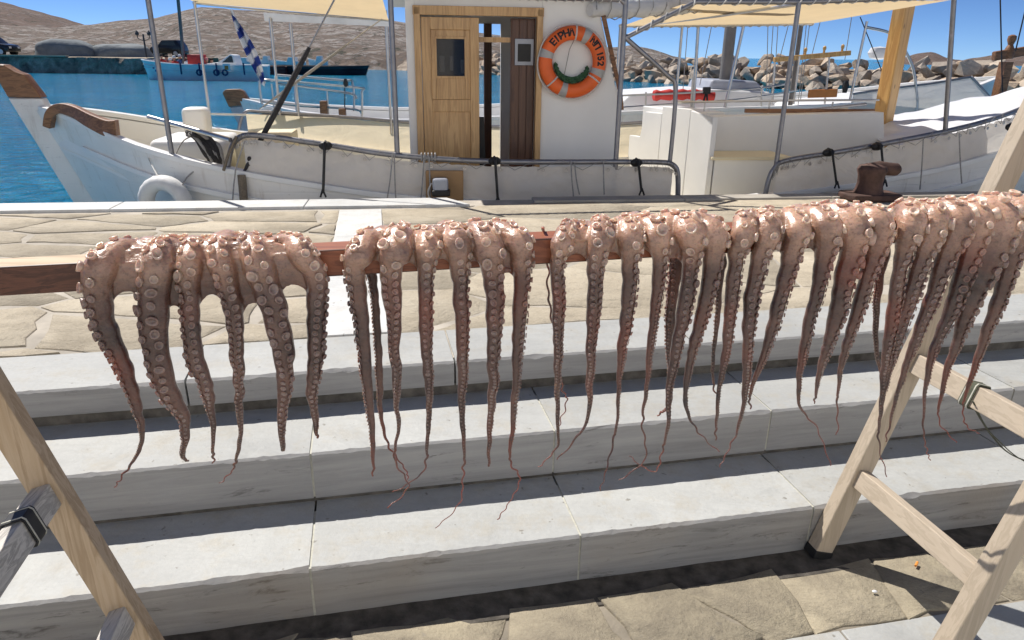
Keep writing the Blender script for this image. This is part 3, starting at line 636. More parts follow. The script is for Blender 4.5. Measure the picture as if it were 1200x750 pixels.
# every arm: facing angle of the suckers (0 towards viewer, + to the right), sits-behind flag, then (x, y, width) of its centre line in the picture plane of the beam
OCT = [
 dict(label='largest octopus, leftmost on the beam, thick arms with big round suckers', arch=[341, 358, 346, 356, 334], arms=[
  (-48, 0, [(118, 300, 36), (113, 337, 36), (124, 384, 29), (145, 431, 22), (159, 473, 14), (167, 505, 8), (161, 533, 5), (145, 559, 3), (128, 574, 2)]),
  (-12, 0, [(184, 295, 36), (181, 337, 37), (180, 384, 38), (185, 426, 34), (198, 459, 26), (213, 484, 16), (217, 510, 11), (215, 533, 8), (218, 542, 4)]),
  (-8, 0, [(223, 300, 27), (222, 347, 25), (224, 389, 24), (229, 421, 24), (240, 449, 19), (247, 477, 12), (250, 505, 7), (249, 524, 5), (253, 543, 3)]),
  (5, 0, [(259, 295, 29), (266, 333, 28), (275, 375, 23), (278, 417, 18), (280, 454, 13), (280, 482, 10), (283, 505, 8), (276, 533, 5), (275, 552, 3), (254, 568, 2)]),
  (12, 0, [(300, 291, 34), (310, 333, 34), (326, 379, 32), (333, 417, 26), (333, 454, 19), (330, 491, 13), (332, 528, 6)]),
  (25, 0, [(356, 288, 30), (370, 323, 27), (371, 370, 26), (370, 417, 21), (366, 454, 15), (368, 487, 10), (369, 512, 4)])]),
 dict(label='second octopus from the left, between the largest one and the short bare gap of beam', arch=[322, 326, 322, 324, 328], arms=[
  (-70, 0, [(421, 283, 31), (415, 310, 28), (422, 360, 22), (427, 412, 17), (432, 464, 12), (437, 516, 8), (439, 557, 3)]),
  (-5, 0, [(462, 280, 36), (459, 310, 31), (461, 360, 23), (463, 407, 16), (465, 454, 11), (466, 500, 6), (467, 542, 4), (476, 571, 2.2), (455, 594, 2)]),
  (8, 0, [(500, 280, 29), (499, 318, 22), (499, 376, 19), (501, 428, 14), (503, 474, 9), (503, 521, 5), (492, 552, 3), (463, 578, 2)]),
  (12, 0, [(536, 282, 32), (539, 324, 23), (541, 376, 20), (542, 428, 14), (541, 480, 9), (544, 526, 5), (545, 558, 3), (536, 589, 2), (513, 617, 1.6)]),
  (25, 0, [(570, 280, 36), (578, 318, 29), (580, 365, 24), (578, 417, 17), (577, 464, 12), (573, 511, 8), (573, 547, 4)]),
  (45, 0, [(607, 278, 31), (611, 313, 25), (609, 370, 19), (606, 417, 14), (603, 464, 10), (599, 516, 6), (601, 542, 4), (608, 563, 3), (598, 586, 2), (584, 607, 2)]),
  (-70, 1, [(434, 318, 14), (439, 345, 11), (443, 396, 10), (445, 448, 9), (447, 490, 6), (455, 524, 4), (476, 547, 2.4), (475, 560, 2)])]),
 dict(label='middle octopus, right of the bare gap, one dark arm at its left end', arch=[308, 312, 312, 312, 300], arms=[
  (-8, 0, [(657, 274, 26), (653, 309, 20), (655, 358, 18), (654, 407, 13), (653, 452, 9), (654, 496, 6), (653, 526, 4), (628, 546, 1.8)]),
  (0, 0, [(701, 274, 31), (699, 309, 25), (696, 358, 20), (693, 402, 15), (691, 447, 10), (684, 496, 5), (654, 538, 2)]),
  (35, 0, [(736, 274, 30), (738, 309, 22), (736, 358, 19), (729, 407, 13), (725, 452, 7), (721, 496, 4.5), (713, 541, 3), (704, 575, 2)]),
  (30, 0, [(768, 274, 29), (773, 309, 20), (768, 358, 15), (763, 407, 10), (757, 457, 6.5), (756, 496, 4), (753, 536, 3), (726, 563, 1.6)]),
  (15, 0, [(806, 270, 33), (810, 309, 24), (803, 358, 21), (793, 407, 15), (785, 452, 10), (782, 501, 5.5), (780, 531, 3.5), (763, 553, 2), (738, 533, 1.6)]),
  (60, 0, [(834, 268, 30), (835, 304, 25), (827, 353, 20), (815, 398, 15), (807, 432, 10), (804, 476, 6), (815, 506, 3), (847, 531, 2)]),
  (-60, 1, [(792, 300, 20), (789, 335, 17), (785, 380, 13), (786, 430, 9), (785, 472, 6), (773, 487, 3)]),
  (-90, 1, [(643, 292, 4), (643, 340, 4), (647, 385, 4), (660, 450, 3), (662, 470, 2.5), (656, 500, 2)])]),
 dict(label='fourth octopus from the left, arms sweeping down to the left, left of the bollard', arch=[300, 308, 300, 306, 304], arms=[
  (10, 0, [(867, 264, 29), (862, 304, 21), (857, 353, 18), (852, 402, 13), (844, 447, 8), (840, 486, 5), (839, 516, 3)]),
  (15, 0, [(896, 264, 31), (890, 304, 24), (881, 353, 21), (876, 402, 15), (874, 447, 10), (869, 486, 6), (856, 521, 3), (844, 546, 2)]),
  (40, 0, [(930, 264, 29), (928, 296, 25), (918, 337, 21), (905, 383, 16), (893, 423, 10), (880, 456, 5), (876, 478, 3)]),
  (35, 0, [(964, 262, 32), (966, 302, 24), (958, 342, 19), (946, 388, 14), (938, 433, 9), (940, 474, 4.5), (958, 504, 2.2), (971, 545, 1.7)]),
  (30, 0, [(994, 262, 36), (996, 302, 31), (986, 347, 26), (974, 393, 18), (964, 423, 11), (957, 453, 6), (956, 474, 2.5)]),
  (38, 0, [(1026, 262, 31), (1022, 302, 25), (1009, 352, 19), (994, 398, 13), (985, 433, 8), (981, 469, 4), (979, 509, 2)]),
  (-60, 1, [(846, 302, 12), (844, 325, 10), (840, 378, 8), (835, 432, 5), (838, 467, 2.4)])]),
 dict(label='rightmost octopus, nearest the pale trestle, arms crossing in front of its leg', arch=[296, 300, 296, 300, 292], arms=[
  (8, 0, [(1060, 258, 34), (1060, 291, 24), (1050, 342, 18), (1042, 393, 15), (1036, 438, 10), (1032, 484, 6), (1029, 514, 3.5), (1039, 557, 1.8)]),
  (20, 0, [(1089, 260, 30), (1083, 296, 27), (1067, 347, 21), (1051, 398, 15), (1039, 443, 9), (1034, 474, 4.5)]),
  (25, 0, [(1116, 260, 32), (1110, 296, 27), (1093, 347, 20), (1075, 393, 14), (1060, 433, 8.5), (1047, 484, 4.5), (1040, 519, 2.2)]),
  (20, 0, [(1138, 262, 30), (1131, 317, 27), (1113, 367, 19), (1095, 408, 12), (1085, 453, 6.5), (1080, 504, 3.2), (1090, 528, 2), (1088, 540, 1.6)]),
  (40, 0, [(1163, 260, 36), (1157, 307, 34), (1138, 352, 26), (1124, 393, 15), (1113, 423, 10), (1103, 464, 5.5), (1103, 495, 2.5), (1118, 518, 1.7)]),
  (40, 0, [(1196, 260, 35), (1187, 296, 27), (1174, 342, 20), (1156, 388, 14), (1143, 428, 8.5), (1128, 474, 4), (1131, 496, 2.4), (1148, 508, 1.6)]),
  (-60, 1, [(1036, 290, 15), (1031, 325, 11), (1027, 365, 9), (1027, 408, 7), (1032, 450, 4)])]),
]
def sucker_mesh(name, seg=10):
    prof = [(0.80, -0.25), (0.92, 0.15), (1.0, 0.42), (0.90, 0.58), (0.68, 0.46), (0.42, 0.12), (0.10, 0.0)]
    vs = []; n = len(prof)
    for r_, z_ in prof:
        for k in range(seg):
            a = 2 * math.pi * k / seg; vs.append((r_ * math.cos(a), r_ * math.sin(a), z_))
    fs = [(i * seg + k, i * seg + (k + 1) % seg, (i + 1) * seg + (k + 1) % seg, (i + 1) * seg + k) for i in range(n - 1) for k in range(seg)] + [tuple((n - 1) * seg + k for k in range(seg))]
    return vs, fs
SV, SF = sucker_mesh('sucker')
sv2, sf2 = sucker_mesh('s', 7); sv2 = sv2[7:6 * 7]; sf2 = [tuple(i - 7 for i in f) for f in sf2 if all(7 <= i < 42 for i in f)] + [tuple(range(28, 35))]
smesh = bpy.data.meshes.new('sucker'); smesh.from_pydata(SV, [], SF); smesh.materials.append(M['sucker'])
smesh.polygons.foreach_set('use_smooth', [True] * len(smesh.polygons)); smesh.update()

def arm_path(arm, behind, orng, actr):
    """3-D centre line over the beam and down in front of it (or down its back)"""
    pts = arm[2]; out = []
    o_plane = O_BM + BM_W + 0.03 if behind else O_BM
    p0 = atoff(pts[0][0], pts[0][1], O_BM); a0 = along(p0); w0 = pts[0][2] * depth(p0) / F_PX; top = beamtop(a0)
    r0 = w0 / 2
    if behind:
        out += [(S(a0, O_BM + BM_W * 0.4, top + 0.015), w0 * 0.9), (S(a0, O_BM + BM_W + 0.012, top - 0.0), w0)]
        start = 0
    else:
        dc = actr - a0
        out += [(S(a0 + dc * 0.30, O_BM + BM_W + 0.012, top - 0.012), w0 * 0.85), (S(a0 + dc * 0.24, O_BM + BM_W * 0.72, top + r0 * 0.34), w0 * 0.82), (S(a0 + dc * 0.10, O_BM + 0.014, top + r0 * 0.45), w0 * 0.92),
                (S(a0, O_BM - r0 * 0.72, top - 0.008), w0 * 1.03)]
        start = 1
    for i in range(start, len(pts)):
        x, y, wpx = pts[i]; wpx *= (0.92 if wpx > 8 else (0.80 if wpx > 4 else 0.62))
        pp = atoff(x, y, o_plane); w_ = wpx * depth(pp) / F_PX
        ofs = w_ * 0.42 if not behind else -w_ * 0.3
        ofs += 0.004 + 0.012 * min(1, max(0, i - 2) / 4) * orng.uniform(-0.3, 1)
        pp = atoff(x, y, o_plane - ofs); w_ = wpx * depth(pp) / F_PX
        out.append((pp, w_))
    k0 = orng.uniform(0, 6)
    for i in range(len(out)):                      # dried tips curl
        p, w_ = out[i]
        if w_ < 0.008: out[i] = (p + B * (0.006 * math.sin(k0 + i * 2.4)) + N * (0.006 * math.cos(k0 * 1.7 + i * 1.9)), w_)
    sm = cr([(p.x, p.y, p.z, w_) for p, w_ in out], 24)
    sm = [(s_[0] + (0.0022 * math.sin(i * 0.55 + k0) if s_[3] < 0.006 else 0), s_[1], s_[2] + (0.0015 * math.cos(i * 0.4 + k0) if s_[3] < 0.006 else 0), s_[3]) for i, s_ in enumerate(sm)]
    # resample evenly
    res = [sm[0]]; acc = 0
    for a, b_ in zip(sm, sm[1:]):
        dd = math.dist(a[:3], b_[:3]); acc += dd
        if acc > max(0.0022, b_[3] * 0.07): res.append(b_); acc = 0
    if res[-1] != sm[-1]: res.append(sm[-1])
    k1 = orng.uniform(0, 50)
    res = [(r_[0] + B.x * 0.0035 * noise.noise((i * 0.11, k1, 0)), r_[1] + B.y * 0.0035 * noise.noise((i * 0.11, k1, 0)), r_[2], r_[3] * (1 + 0.16 * noise.noise((i * 0.16, k1, 7)))) for i, r_ in enumerate(res)]
    return [Vector(r_[:3]) for r_ in res], [max(0.0010, r_[3]) for r_ in res]

def arm_frames(P):
    fr = []
    for i in range(len(P)):
        t = (P[min(i + 1, len(P) - 1)] - P[max(0, i - 1)]).normalized()
        f = t.cross(B); f = f.normalized() if f.length > 1e-3 else N.copy(); s = f.cross(t).normalized(); fr.append((t, f, s))
    return fr
def arm_tube(mb, P, Wd, fr, i0, i1, seg=12):
    vs = []; n = 0
    for i in range(i0, i1):
        t, f, s = fr[i]
        for k in range(seg):
            a = 2 * math.pi * k / seg; vs.append(P[i] + s * (math.cos(a) * Wd[i] / 2) + f * (math.sin(a) * Wd[i] * 0.44))
        n += 1
    if n < 2: return
    fs = [(i * seg + k, i * seg + (k + 1) % seg, (i + 1) * seg + (k + 1) % seg, (i + 1) * seg + k) for i in range(n - 1) for k in range(seg)]
    fs += [tuple(range(seg))[::-1], tuple((n - 1) * seg + k for k in range(seg))]
    mb.addw(vs, fs)

def make_octopus(idx, spec):
    orng = random.Random(100 + idx); thick = MB(); thin = MB(); suck = []
    paths = []
    fx = [a for a in spec['arms'] if not a[1]]; actr = (along(atoff(*fx[0][2][0][:2], O_BM)) + along(atoff(*fx[-1][2][0][:2], O_BM))) / 2
    for arm in spec['arms']:
        P, Wd = arm_path(arm, arm[1], orng, actr); fr = arm_frames(P); paths.append((arm, P, Wd, fr))
        lim = 0.0095; cut = next((i for i in range(len(Wd)) if Wd[i] < lim), len(Wd))
        if cut > 3: arm_tube(thick, P, Wd, fr, 0, cut, 12)
        a = max(0, cut - 5); thin.cur = 0
        cut2 = next((i for i in range(len(Wd)) if Wd[i] < 0.0052), len(Wd)); e = min(len(P), cut2 + 1)
        if e - a > 2: arm_tube(thin, P, Wd, fr, a, e, 7)
        thin.cur = 1
        if len(P) - cut2 > 2: arm_tube(thin, P, Wd, fr, max(0, cut2 - 1), len(P), 6)
    front = [p for p in paths if not p[0][1]]
    # webs between neighbouring arms, draped over the beam and hanging to an arch
    for k, ((aA, PA, WA, fA), (aB, PB, WB, fB)) in enumerate(zip(front, front[1:])):
        ya = spec['arch'][k]; xm = (aA[2][1][0] + aB[2][1][0]) / 2
        ya -= orng.uniform(6, 20) if idx else 0; zarch = atoff(xm, ya, O_BM - 0.012).z; zlow = zarch - (0.075 if idx == 0 else 0.06)
        def at_z(P, z_):
            best = None
            for i in range(len(P) - 1):
                if P[i].z >= z_ >= P[i + 1].z and off(P[i]) < O_BM: return P[i] + (P[i + 1] - P[i]) * ((P[i].z - z_) / max(1e-6, P[i].z - P[i + 1].z))
            return P[3]
        nu, nv = 16, 22; F_, K_ = [], []
        for i in range(nu + 1):
            u = i / nu; zb = zarch + (zlow - zarch) * (abs(2 * u - 1) ** 2.4)
            rowf = []; rowb = []
            for j in range(nv + 1):
                v = j / nv
                a_top = along(PA[2]) + (along(PB[2]) - along(PA[2])) * u; top = beamtop(a_top)
                sag = 0.008 * math.sin(math.pi * u)
                th = (0.016 if v < 0.40 else 0.0075) - 0.003 * max(0, (v - 0.5) * 2)
                if v < 0.12: c = S(a_top, O_BM + BM_W + 0.010, top - 0.03 + (v / 0.12) * 0.032); nn = -N
                elif v < 0.36:
                    s_ = (v - 0.12) / 0.24; c = S(a_top, O_BM + BM_W + 0.006 - s_ * (BM_W + 0.010), top + 0.0125 - sag * 0.3 + 0.004 * math.sin(math.pi * s_)); nn = Z
                else:
                    s_ = (v - 0.36) / 0.64; zz = top - 0.004 + (zb - (top - 0.004)) * s_
                    qa, qb = at_z(PA, zz), at_z(PB, zz); a_ = along(qa) + (along(qb) - along(qa)) * u
                    o_ = ((O_BM - 0.0065) if idx else min(O_BM - 0.008, (off(qa) + (off(qb) - off(qa)) * u) + 0.006 + sag * 0.4)) if zz > top - BM_H else (off(qa) + (off(qb) - off(qa)) * u) + 0.005 + sag * 0.7
                    c = S(a_, o_, zz); nn = N
                rowf.append(c + nn * (th / 2)); rowb.append(c - nn * (th / 2))
            F_.append(rowf); K_.append(rowb)
        vs = [p for r_ in F_ for p in r_] + [p for r_ in K_ for p in r_]; nb = (nu + 1) * (nv + 1); st = nv + 1; fs = []
        for i in range(nu):
            for j in range(nv):
                q4 = (i * st + j, i * st + j + 1, (i + 1) * st + j + 1, (i + 1) * st + j); fs += [q4, tuple(x + nb for x in q4[::-1])]
        for i in range(nu):
            for j in (0, nv): fs.append((i * st + j, (i + 1) * st + j, nb + (i + 1) * st + j, nb + i * st + j))
        for j in range(nv):
            for i in (0, nu): fs.append((i * st + j, i * st + j + 1, nb + i * st + j + 1, nb + i * st + j))
        thick.addw(vs, fs)
    # lumpy crown of the body on top of the beam and mantle behind it
    aL, aR = along(front[0][1][2]), along(front[-1][1][2])
    nl = 9
    for k in range(nl):
        a_ = aL + (aR - aL) * (k + 0.5) / nl + orng.uniform(-0.01, 0.01)
        rx, ry, rz = orng.uniform(0.022, 0.034), orng.uniform(0.02, 0.03), orng.uniform(0.012, 0.02)
        c = S(a_, O_BM + BM_W * orng.uniform(0.35, 0.75), beamtop(a_) + 0.012 + orng.uniform(-0.004, 0.006)); vs = []; seg, ring = 12, 7
        for i in range(1, ring):
            ph = math.pi * i / ring
            for j in range(seg):
                t = 2 * math.pi * j / seg; vs.append(c + B * (rx * math.sin(ph) * math.cos(t)) - N * (ry * math.sin(ph) * math.sin(t)) + Z * (rz * math.cos(ph)))
        fs = [(i * seg + j, i * seg + (j + 1) % seg, (i + 1) * seg + (j + 1) % seg, (i + 1) * seg + j) for i in range(ring - 2) for j in range(seg)]
        fs += [tuple(range(seg)), tuple((ring - 2) * seg + j for j in range(seg))[::-1]]; thick.addw(vs, [f[::-1] for f in fs])
    am = (aL + aR) / 2 + (aR - aL) * 0.12
    mp = crv([S(am - 0.02, O_BM + BM_W * 0.6, beamtop(am) + 0.01), S(am, O_BM + BM_W + 0.03, beamtop(am) - 0.005), S(am, O_BM + BM_W + 0.04, beamtop(am) - 0.04), S(am + 0.005, O_BM + BM_W + 0.036, beamtop(am) - (0.06 if idx == 0 else 0.078))], 6)
    thick.tube(mp, [0.022, 0.024, 0.026, 0.028, 0.03, 0.031, 0.032, 0.033, 0.034, 0.034, 0.034, 0.033, 0.032, 0.03, 0.028, 0.024, 0.02, 0.016, 0.008][:len(mp)], 12)
    # union and smooth
    me = thick.mesh('octopus_rough'); tmp = bpy.data.objects.new('octopus_rough', me); COL.objects.link(tmp)
    rm = tmp.modifiers.new('r', 'REMESH'); rm.mode = 'VOXEL'; rm.voxel_size = 0.0026
    smo = tmp.modifiers.new('s', 'SMOOTH'); smo.factor = 0.5; smo.iterations = 5
    dg = bpy.context.evaluated_depsgraph_get(); ev = bpy.data.meshes.new_from_object(tmp.evaluated_get(dg))
    bpy.data.objects.remove(tmp); bpy.data.meshes.remove(me)
    tm = thin.mesh('octopus_tips')
    bm = bmesh.new(); bm.from_mesh(ev); bm.from_mesh(tm); body = bpy.data.meshes.new('octopus'); bm.to_mesh(body); bm.free()
    bpy.data.meshes.remove(ev); bpy.data.meshes.remove(tm)
    body.materials.clear(); body.materials.append(M['skin']); body.materials.append(M['tip']); body.polygons.foreach_set('use_smooth', [True] * len(body.polygons)); body.update()
    oc = link('octopus', body); tag(oc, spec['label'], 'octopus', 'octopuses drying on the beam')
    # suckers
    small = MB(); nbig = 0
    for arm, P, Wd, fr in paths:
        psi = R(arm[0]); acc = 0.0; side = 1; nxt = 0.012
        for i in range(1, len(P) - 1):
            acc += (P[i] - P[i - 1]).length; w_ = Wd[i]
            if w_ < 0.006: break
            if acc < nxt: continue
            rs = w_ * 0.175 * orng.uniform(0.85, 1.15)
            if i < len(P) * 0.3 and orng.random() < 0.12: rs *= 1.3
            nxt = acc + rs * (1.0 if w_ > 0.03 else 0.92); side = -side
            t, f, s = fr[i]; ph = psi + R(22) * noise.noise((acc * 9, psi * 3 + idx, 1)) * 1.6 + side * R(27 + orng.uniform(-5, 5))
            nrm = (f * math.cos(ph) + s * math.sin(ph)).normalized()
            pos = P[i] + f * (math.cos(ph) * w_ * 0.435) + s * (math.sin(ph) * w_ * 0.49)
            nrm = (nrm + t * orng.uniform(-0.12, 0.12) + Vector((orng.uniform(-1, 1), orng.uniform(-1, 1), orng.uniform(-1, 1))) * 0.10).normalized()
            qt = nrm.to_track_quat('Z', 'Y').to_matrix().to_4x4()
            sc = Matrix.Diagonal((rs * orng.uniform(0.9, 1.15), rs * orng.uniform(0.82, 1.0), rs * orng.uniform(0.8, 1.1), 1))
            mat = Matrix.Translation(pos) @ qt @ Matrix.Rotation(orng.uniform(0, 6.28), 4, 'Z') @ sc
            if 2 * rs * F_PX / depth(pos) > 7.5 and nbig < 290:
                o = bpy.data.objects.new('sucker', smesh); COL.objects.link(o); o.parent = oc; o.matrix_world = mat; nbig += 1
            else:
                small.addw([mat @ Vector(v) for v in sv2], sf2)
    # suckers crowded round the mouth on top of the beam
    for k in range(34):
        a_ = aL + (aR - aL) * orng.random(); u_ = orng.random(); rs = orng.uniform(0.0045, 0.0085)
        pos = S(a_, O_BM + BM_W * (0.15 + 0.8 * u_), beamtop(a_) + 0.0235 + orng.uniform(-0.003, 0.003)); nrm = (Z + N * orng.uniform(-.4, .6) + B * orng.uniform(-.4, .4)).normalized()
        mat = Matrix.Translation(pos) @ nrm.to_track_quat('Z', 'Y').to_matrix().to_4x4() @ Matrix.Diagonal((rs, rs * orng.uniform(.8, 1), rs * 1.3, 1))
        small.addw([mat @ Vector(v) for v in sv2], sf2)
    if small.v:
        so = small.build('small_suckers', M['sucker'], oc, smooth=True, angle=80, recalc=False); so['kind'] = 'stuff'
    return oc
for i, spec in enumerate(OCT): make_octopus(i, spec)
# ------------------------------------------------------------------ moored boats
def bq(x, y, v):
    d = ray(x, y); p0 = QO + QV * v - CAMP; return CAMP + d * (p0.dot(QV) / d.dot(QV))
def pipe(parent, pts, r, mat, name='rail_pipe', seg=8, smooth=6):
    m = MB(); pp = [p if isinstance(p, Vector) else Q(*p) for p in pts]
    if smooth and len(pp) > 2: pp = crv(pp, smooth)
    m.tube(pp, r, seg); return m.build(name, mat, parent, smooth=True, angle=60)
def lacing(parent, path, r, turns, mat, rr=0.004, name='lacing'):
    """rope wound round a pipe"""
    pts = []; path = [p if isinstance(p, Vector) else Q(*p) for p in path]
    L = [0]
    for a, b_ in zip(path, path[1:]): L.append(L[-1] + (b_ - a).length)
    n = turns * 8
    for i in range(n + 1):
        s = L[-1] * i / n; k = max(j for j in range(len(L) - 1) if L[j] <= s + 1e-9); t = (s - L[k]) / max(1e-9, L[k + 1] - L[k])
        c = path[k].lerp(path[k + 1], t); tg = (path[k + 1] - path[k]).normalized(); s1 = tg.cross(Z).normalized(); s2 = s1.cross(tg); a = 2 * math.pi * i / 8
        pts.append(c + s1 * (math.cos(a) * r) + s2 * (math.sin(a) * r))
    m = MB(); m.tube(pts, rr, 4); return m.build(name, mat, parent, smooth=True)

class Hull:
    def __init__(self, vc, sheer, half, bow_u, rake, keel=-1.15, depth_=0.30, flare=0.14):
        self.flare = flare
        self.vc, self.sheer, self.half, self.bow, self.rake, self.keel, self.dd = vc, sheer, half, bow_u, rake, keel, depth_
        self.u0, self.u1 = half[0][0], half[-1][0]
    def zs(self, u): return smoothtab(self.sheer, u)
    def hb(self, u): return smoothtab(self.half, u, 0.18)
    def pt(self, u, s, side, inset=0.0):            # s: 0 sheer .. 1 keel
        zs = self.zs(u); z = zs + (self.keel - zs) * s; h = max(0.02, self.hb(u) - inset)
        f = min(1, max(0, (u - self.u0) / 2.4)); g = min(1, max(0, (self.u1 - u) / 2.2)); e = min(f, g)
        k = 1 - (0.08 + self.flare * (1 - e) ** 1.3) * (s ** (1.0 + 0.3 * e)) if s < 0.999 else 0.05
        if s > 0.72: k *= max(0.03, (1 - s) / 0.28) ** 0.6
        ue = u + self.rake * (zs - z) * (1 - f) ** 1.5 - 0.25 * (zs - z) * (1 - g) ** 1.5
        return (ue, self.vc - side * h * k, z)
    def skin(self, parent, mat, nu=60, ns=14):
        m = MB(Q)
        for side in (1, -1):
            m.grid(lambda a, b_: self.pt(self.u0 + (self.u1 - self.u0) * a, b_, side), nu, ns)
        bmx = m.build('hull', mat, parent, smooth=True, angle=60); return bmx
    def bulwark(self, parent, mat, nu=60):
        for side in (1, -1):
            m = MB(Q)
            def fn(a, b_):
                u = self.u0 + 0.15 + (self.u1 - self.u0 - 0.3) * a; zs = self.zs(u)
                return (u, self.vc - side * max(0.01, self.hb(u) - 0.07), zs - 0.01 - (self.dd + 0.02) * b_)
            m.grid(fn, nu, 3); m.build('bulwark_inside', mat, parent, smooth=True)
    def deck(self, parent, mat, nu=50):
        m = MB(Q)
        def fn(a, b_):
            u = self.u0 + 0.15 + (self.u1 - self.u0 - 0.3) * a; h = max(0.01, self.hb(u) - 0.065)
            return (u, self.vc + h * (2 * b_ - 1), self.zs(u) - self.dd)
        m.grid(fn, nu, 6); return m.build('deck', mat, parent, smooth=True)
    def gunwale(self, parent, mat, name='gunwale', w_=0.11, h=0.045, dz=0.0, out=0.02, ua=None, ub=None, s=0.0):
        for side in (1, -1):
            m = MB(Q); n = 60; vs = []; a0 = ua if ua is not None else self.u0 + 0.04; a1 = ub if ub is not None else self.u1 - 0.04
            for i in range(n + 1):
                u = a0 + (a1 - a0) * i / n; p = self.pt(u, s, side); v = p[1] - side * out
                vi = v + side * min(w_, max(0.02, self.hb(u) * 0.9))
                for vv, zz in ((v, p[2] + dz), (v, p[2] + dz + h), (vi, p[2] + dz + h), (vi, p[2] + dz)): vs.append((p[0], vv, zz))
            fs = [(i * 4 + k, i * 4 + (k + 1) % 4, i * 4 + 4 + (k + 1) % 4, i * 4 + 4 + k) for i in range(n) for k in range(4)] + [(3, 2, 1, 0), tuple(n * 4 + k for k in range(4))]
            m.add(vs, fs); m.build(name, mat, parent, bevel=0.006)

boat = thing('fishing_boat', 'large white wooden boat with brown stem head moored along the quay edge', 'boat', Q(0.8, 1.65, Z_W))
H = Hull(1.65, [(-4.1, .56), (-3.8, .50), (-3.4, .395), (-3, .28), (-2.5, .19), (-2, .105), (-1, -.05), (0, -.13), (1, -.15), (2, -.12), (3, -.02), (4, .11), (5, .28), (6.4, .6)],
         [(-4.12, .03), (-3.8, .30), (-3.4, .62), (-3, .89), (-2.5, 1.13), (-2, 1.27), (-1, 1.35), (0, 1.36), (2, 1.36), (3, 1.33), (4, 1.22), (5, .95), (5.8, .55), (6.4, .03)], -4.1, 0.40)
H.skin(boat, M['hullwhite']); H.bulwark(boat, M['white']); dk = H.deck(boat, M['cream']); H.gunwale(boat, M['white'])
H.gunwale(boat, M['white'], 'rubbing_strake', 0.05, 0.045, 0, 0.035, -3.75, 5.8, 0.16)
m = MB(Q); m.prism([(-4.34, .65), (-4.06, .65), (-3.72, -.28), (-3.42, -1.1), (-3.72, -1.1), (-3.98, -.28)], 1, 1.595, 1.705)
stem = m.build('stem', M['hullwhite'], boat, bevel=0.012)
m = MB(Q); m.prism([(-4.335, .655), (-4.41, .88), (-4.385, .935), (-4.31, .93), (-4.23, .875), (-4.16, .85), (-4.055, .655)], 1, 1.585, 1.715); m.build('stem_cap', M['brown'], stem, bevel=0.012)
# brown cap timber at the bow
pts = [bq(57, 149, 1.42), bq(60, 134, 1.40), bq(70, 127, 1.36), bq(86, 130, 1.27), bq(106, 141, 1.12), bq(126, 150, 1.02), bq(138, 152, 0.98)]
pp = crv(pts, 6); m = MB(); vs = []; n_ = len(pp)
for i in range(n_):
    t_ = (pp[min(i + 1, n_ - 1)] - pp[max(i - 1, 0)]).normalized(); sd_ = t_.cross(QV).normalized(); hh_ = 0.032 + 0.05 * (i / n_) ** 1.5; ww_ = 0.05
    for a_, b_ in ((-1, -1), (1, -1), (1, 1), (-1, 1)): vs.append(pp[i] + QV * (a_ * ww_) + sd_ * (b_ * hh_))
m.addw(vs, [(i * 4 + k, i * 4 + (k + 1) % 4, i * 4 + 4 + (k + 1) % 4, i * 4 + 4 + k) for i in range(n_ - 1) for k in range(4)] + [(3, 2, 1, 0), tuple((n_ - 1) * 4 + k for k in range(4))])
m.build('bow_timber', M['brown'], boat, bevel=0.01)
# foredeck hatch, buoy box, seat
m = MB(Q); m.box(-3.02, -2.42, 1.0, 1.75, H.zs(-2.7) - 0.32, H.zs(-2.7) + 0.12); m.build('hatch', M['white'], boat, bevel=0.06, bseg=4)
m = MB(Q); m.box(-3.05, -2.82, 2.1, 2.35, H.zs(-2.9) - 0.3, H.zs(-2.9) + 0.27); m.build('vent_box', M['white'], boat, bevel=0.05, bseg=4)
m = MB(Q); m.box(-2.36, -2.0, 1.2, 2.5, H.zs(-2.2) - 0.3, H.zs(-2.2) + 0.16); m.build('locker', M['cream'], boat, bevel=0.02)

# rails
def nearv(u): return 1.65 - H.hb(u) + 0.035
nr = [(-2.27, nearv(-2.27), .14), (-2.21, nearv(-2.21), .33), (-2.13, nearv(-2.13), .425), (-1.97, nearv(-1.97), .445), (-1.46, nearv(-1.46), .38), (-0.92, .325, .30), (-.12, .32, .245), (.92, .32, .235), (1.28, .32, .23), (1.40, .32, .205), (1.45, .32, .12), (1.47, .32, -.10)]
RailN = crv([Q(*p) for p in nr], 6); pipe(boat, RailN, 0.0225, M['pipe'], 'hand_rail', 8, 0)
nr2 = [(2.26, .32, -.10), (2.27, .32, .06), (2.31, .32, .17), (2.42, .32, .24), (3.0, .335, .325), (3.92, .43, .465), (4.6, .62, .58), (5.3, .95, .72)]
RailN2 = crv([Q(*p) for p in nr2], 6); pipe(boat, RailN2, 0.0225, M['pipe'], 'hand_rail', 8, 0)
def ztop(path, u):
    best = min(path, key=lambda p: abs((p - QO).dot(QU) - u)); return best.z
def canvas(path, u0, u1, vfun, mat, zbot, n=40, bulge=0.02, name='side_canvas', gap=0.035):
    m = MB(Q)
    def fn(a, b_):
        u = u0 + (u1 - u0) * a; zt = ztop(path, u) - gap; zb = zbot(u); return (u + 0.0, vfun(u) - bulge * math.sin(math.pi * b_) * (0.6 + 0.5 * math.sin(a * 23)) - 0.022 * noise.noise((u * 3.1 + b_ * 1.2, b_ * 1.5, 3)) * math.sin(math.pi * min(1, b_ * 1.1)) - 0.008 * noise.noise((u * 9 - b_ * 3, b_ * 3, 8)) - 0.005 * math.sin(u * 60) * (1 - b_) ** 3, zt + (zb - zt) * b_ - 0.006 * abs(math.sin(u * 30)) * (1 - b_))
    m.grid(fn, n * 3, 16); return m.build(name, mat, boat, smooth=True, angle=80)
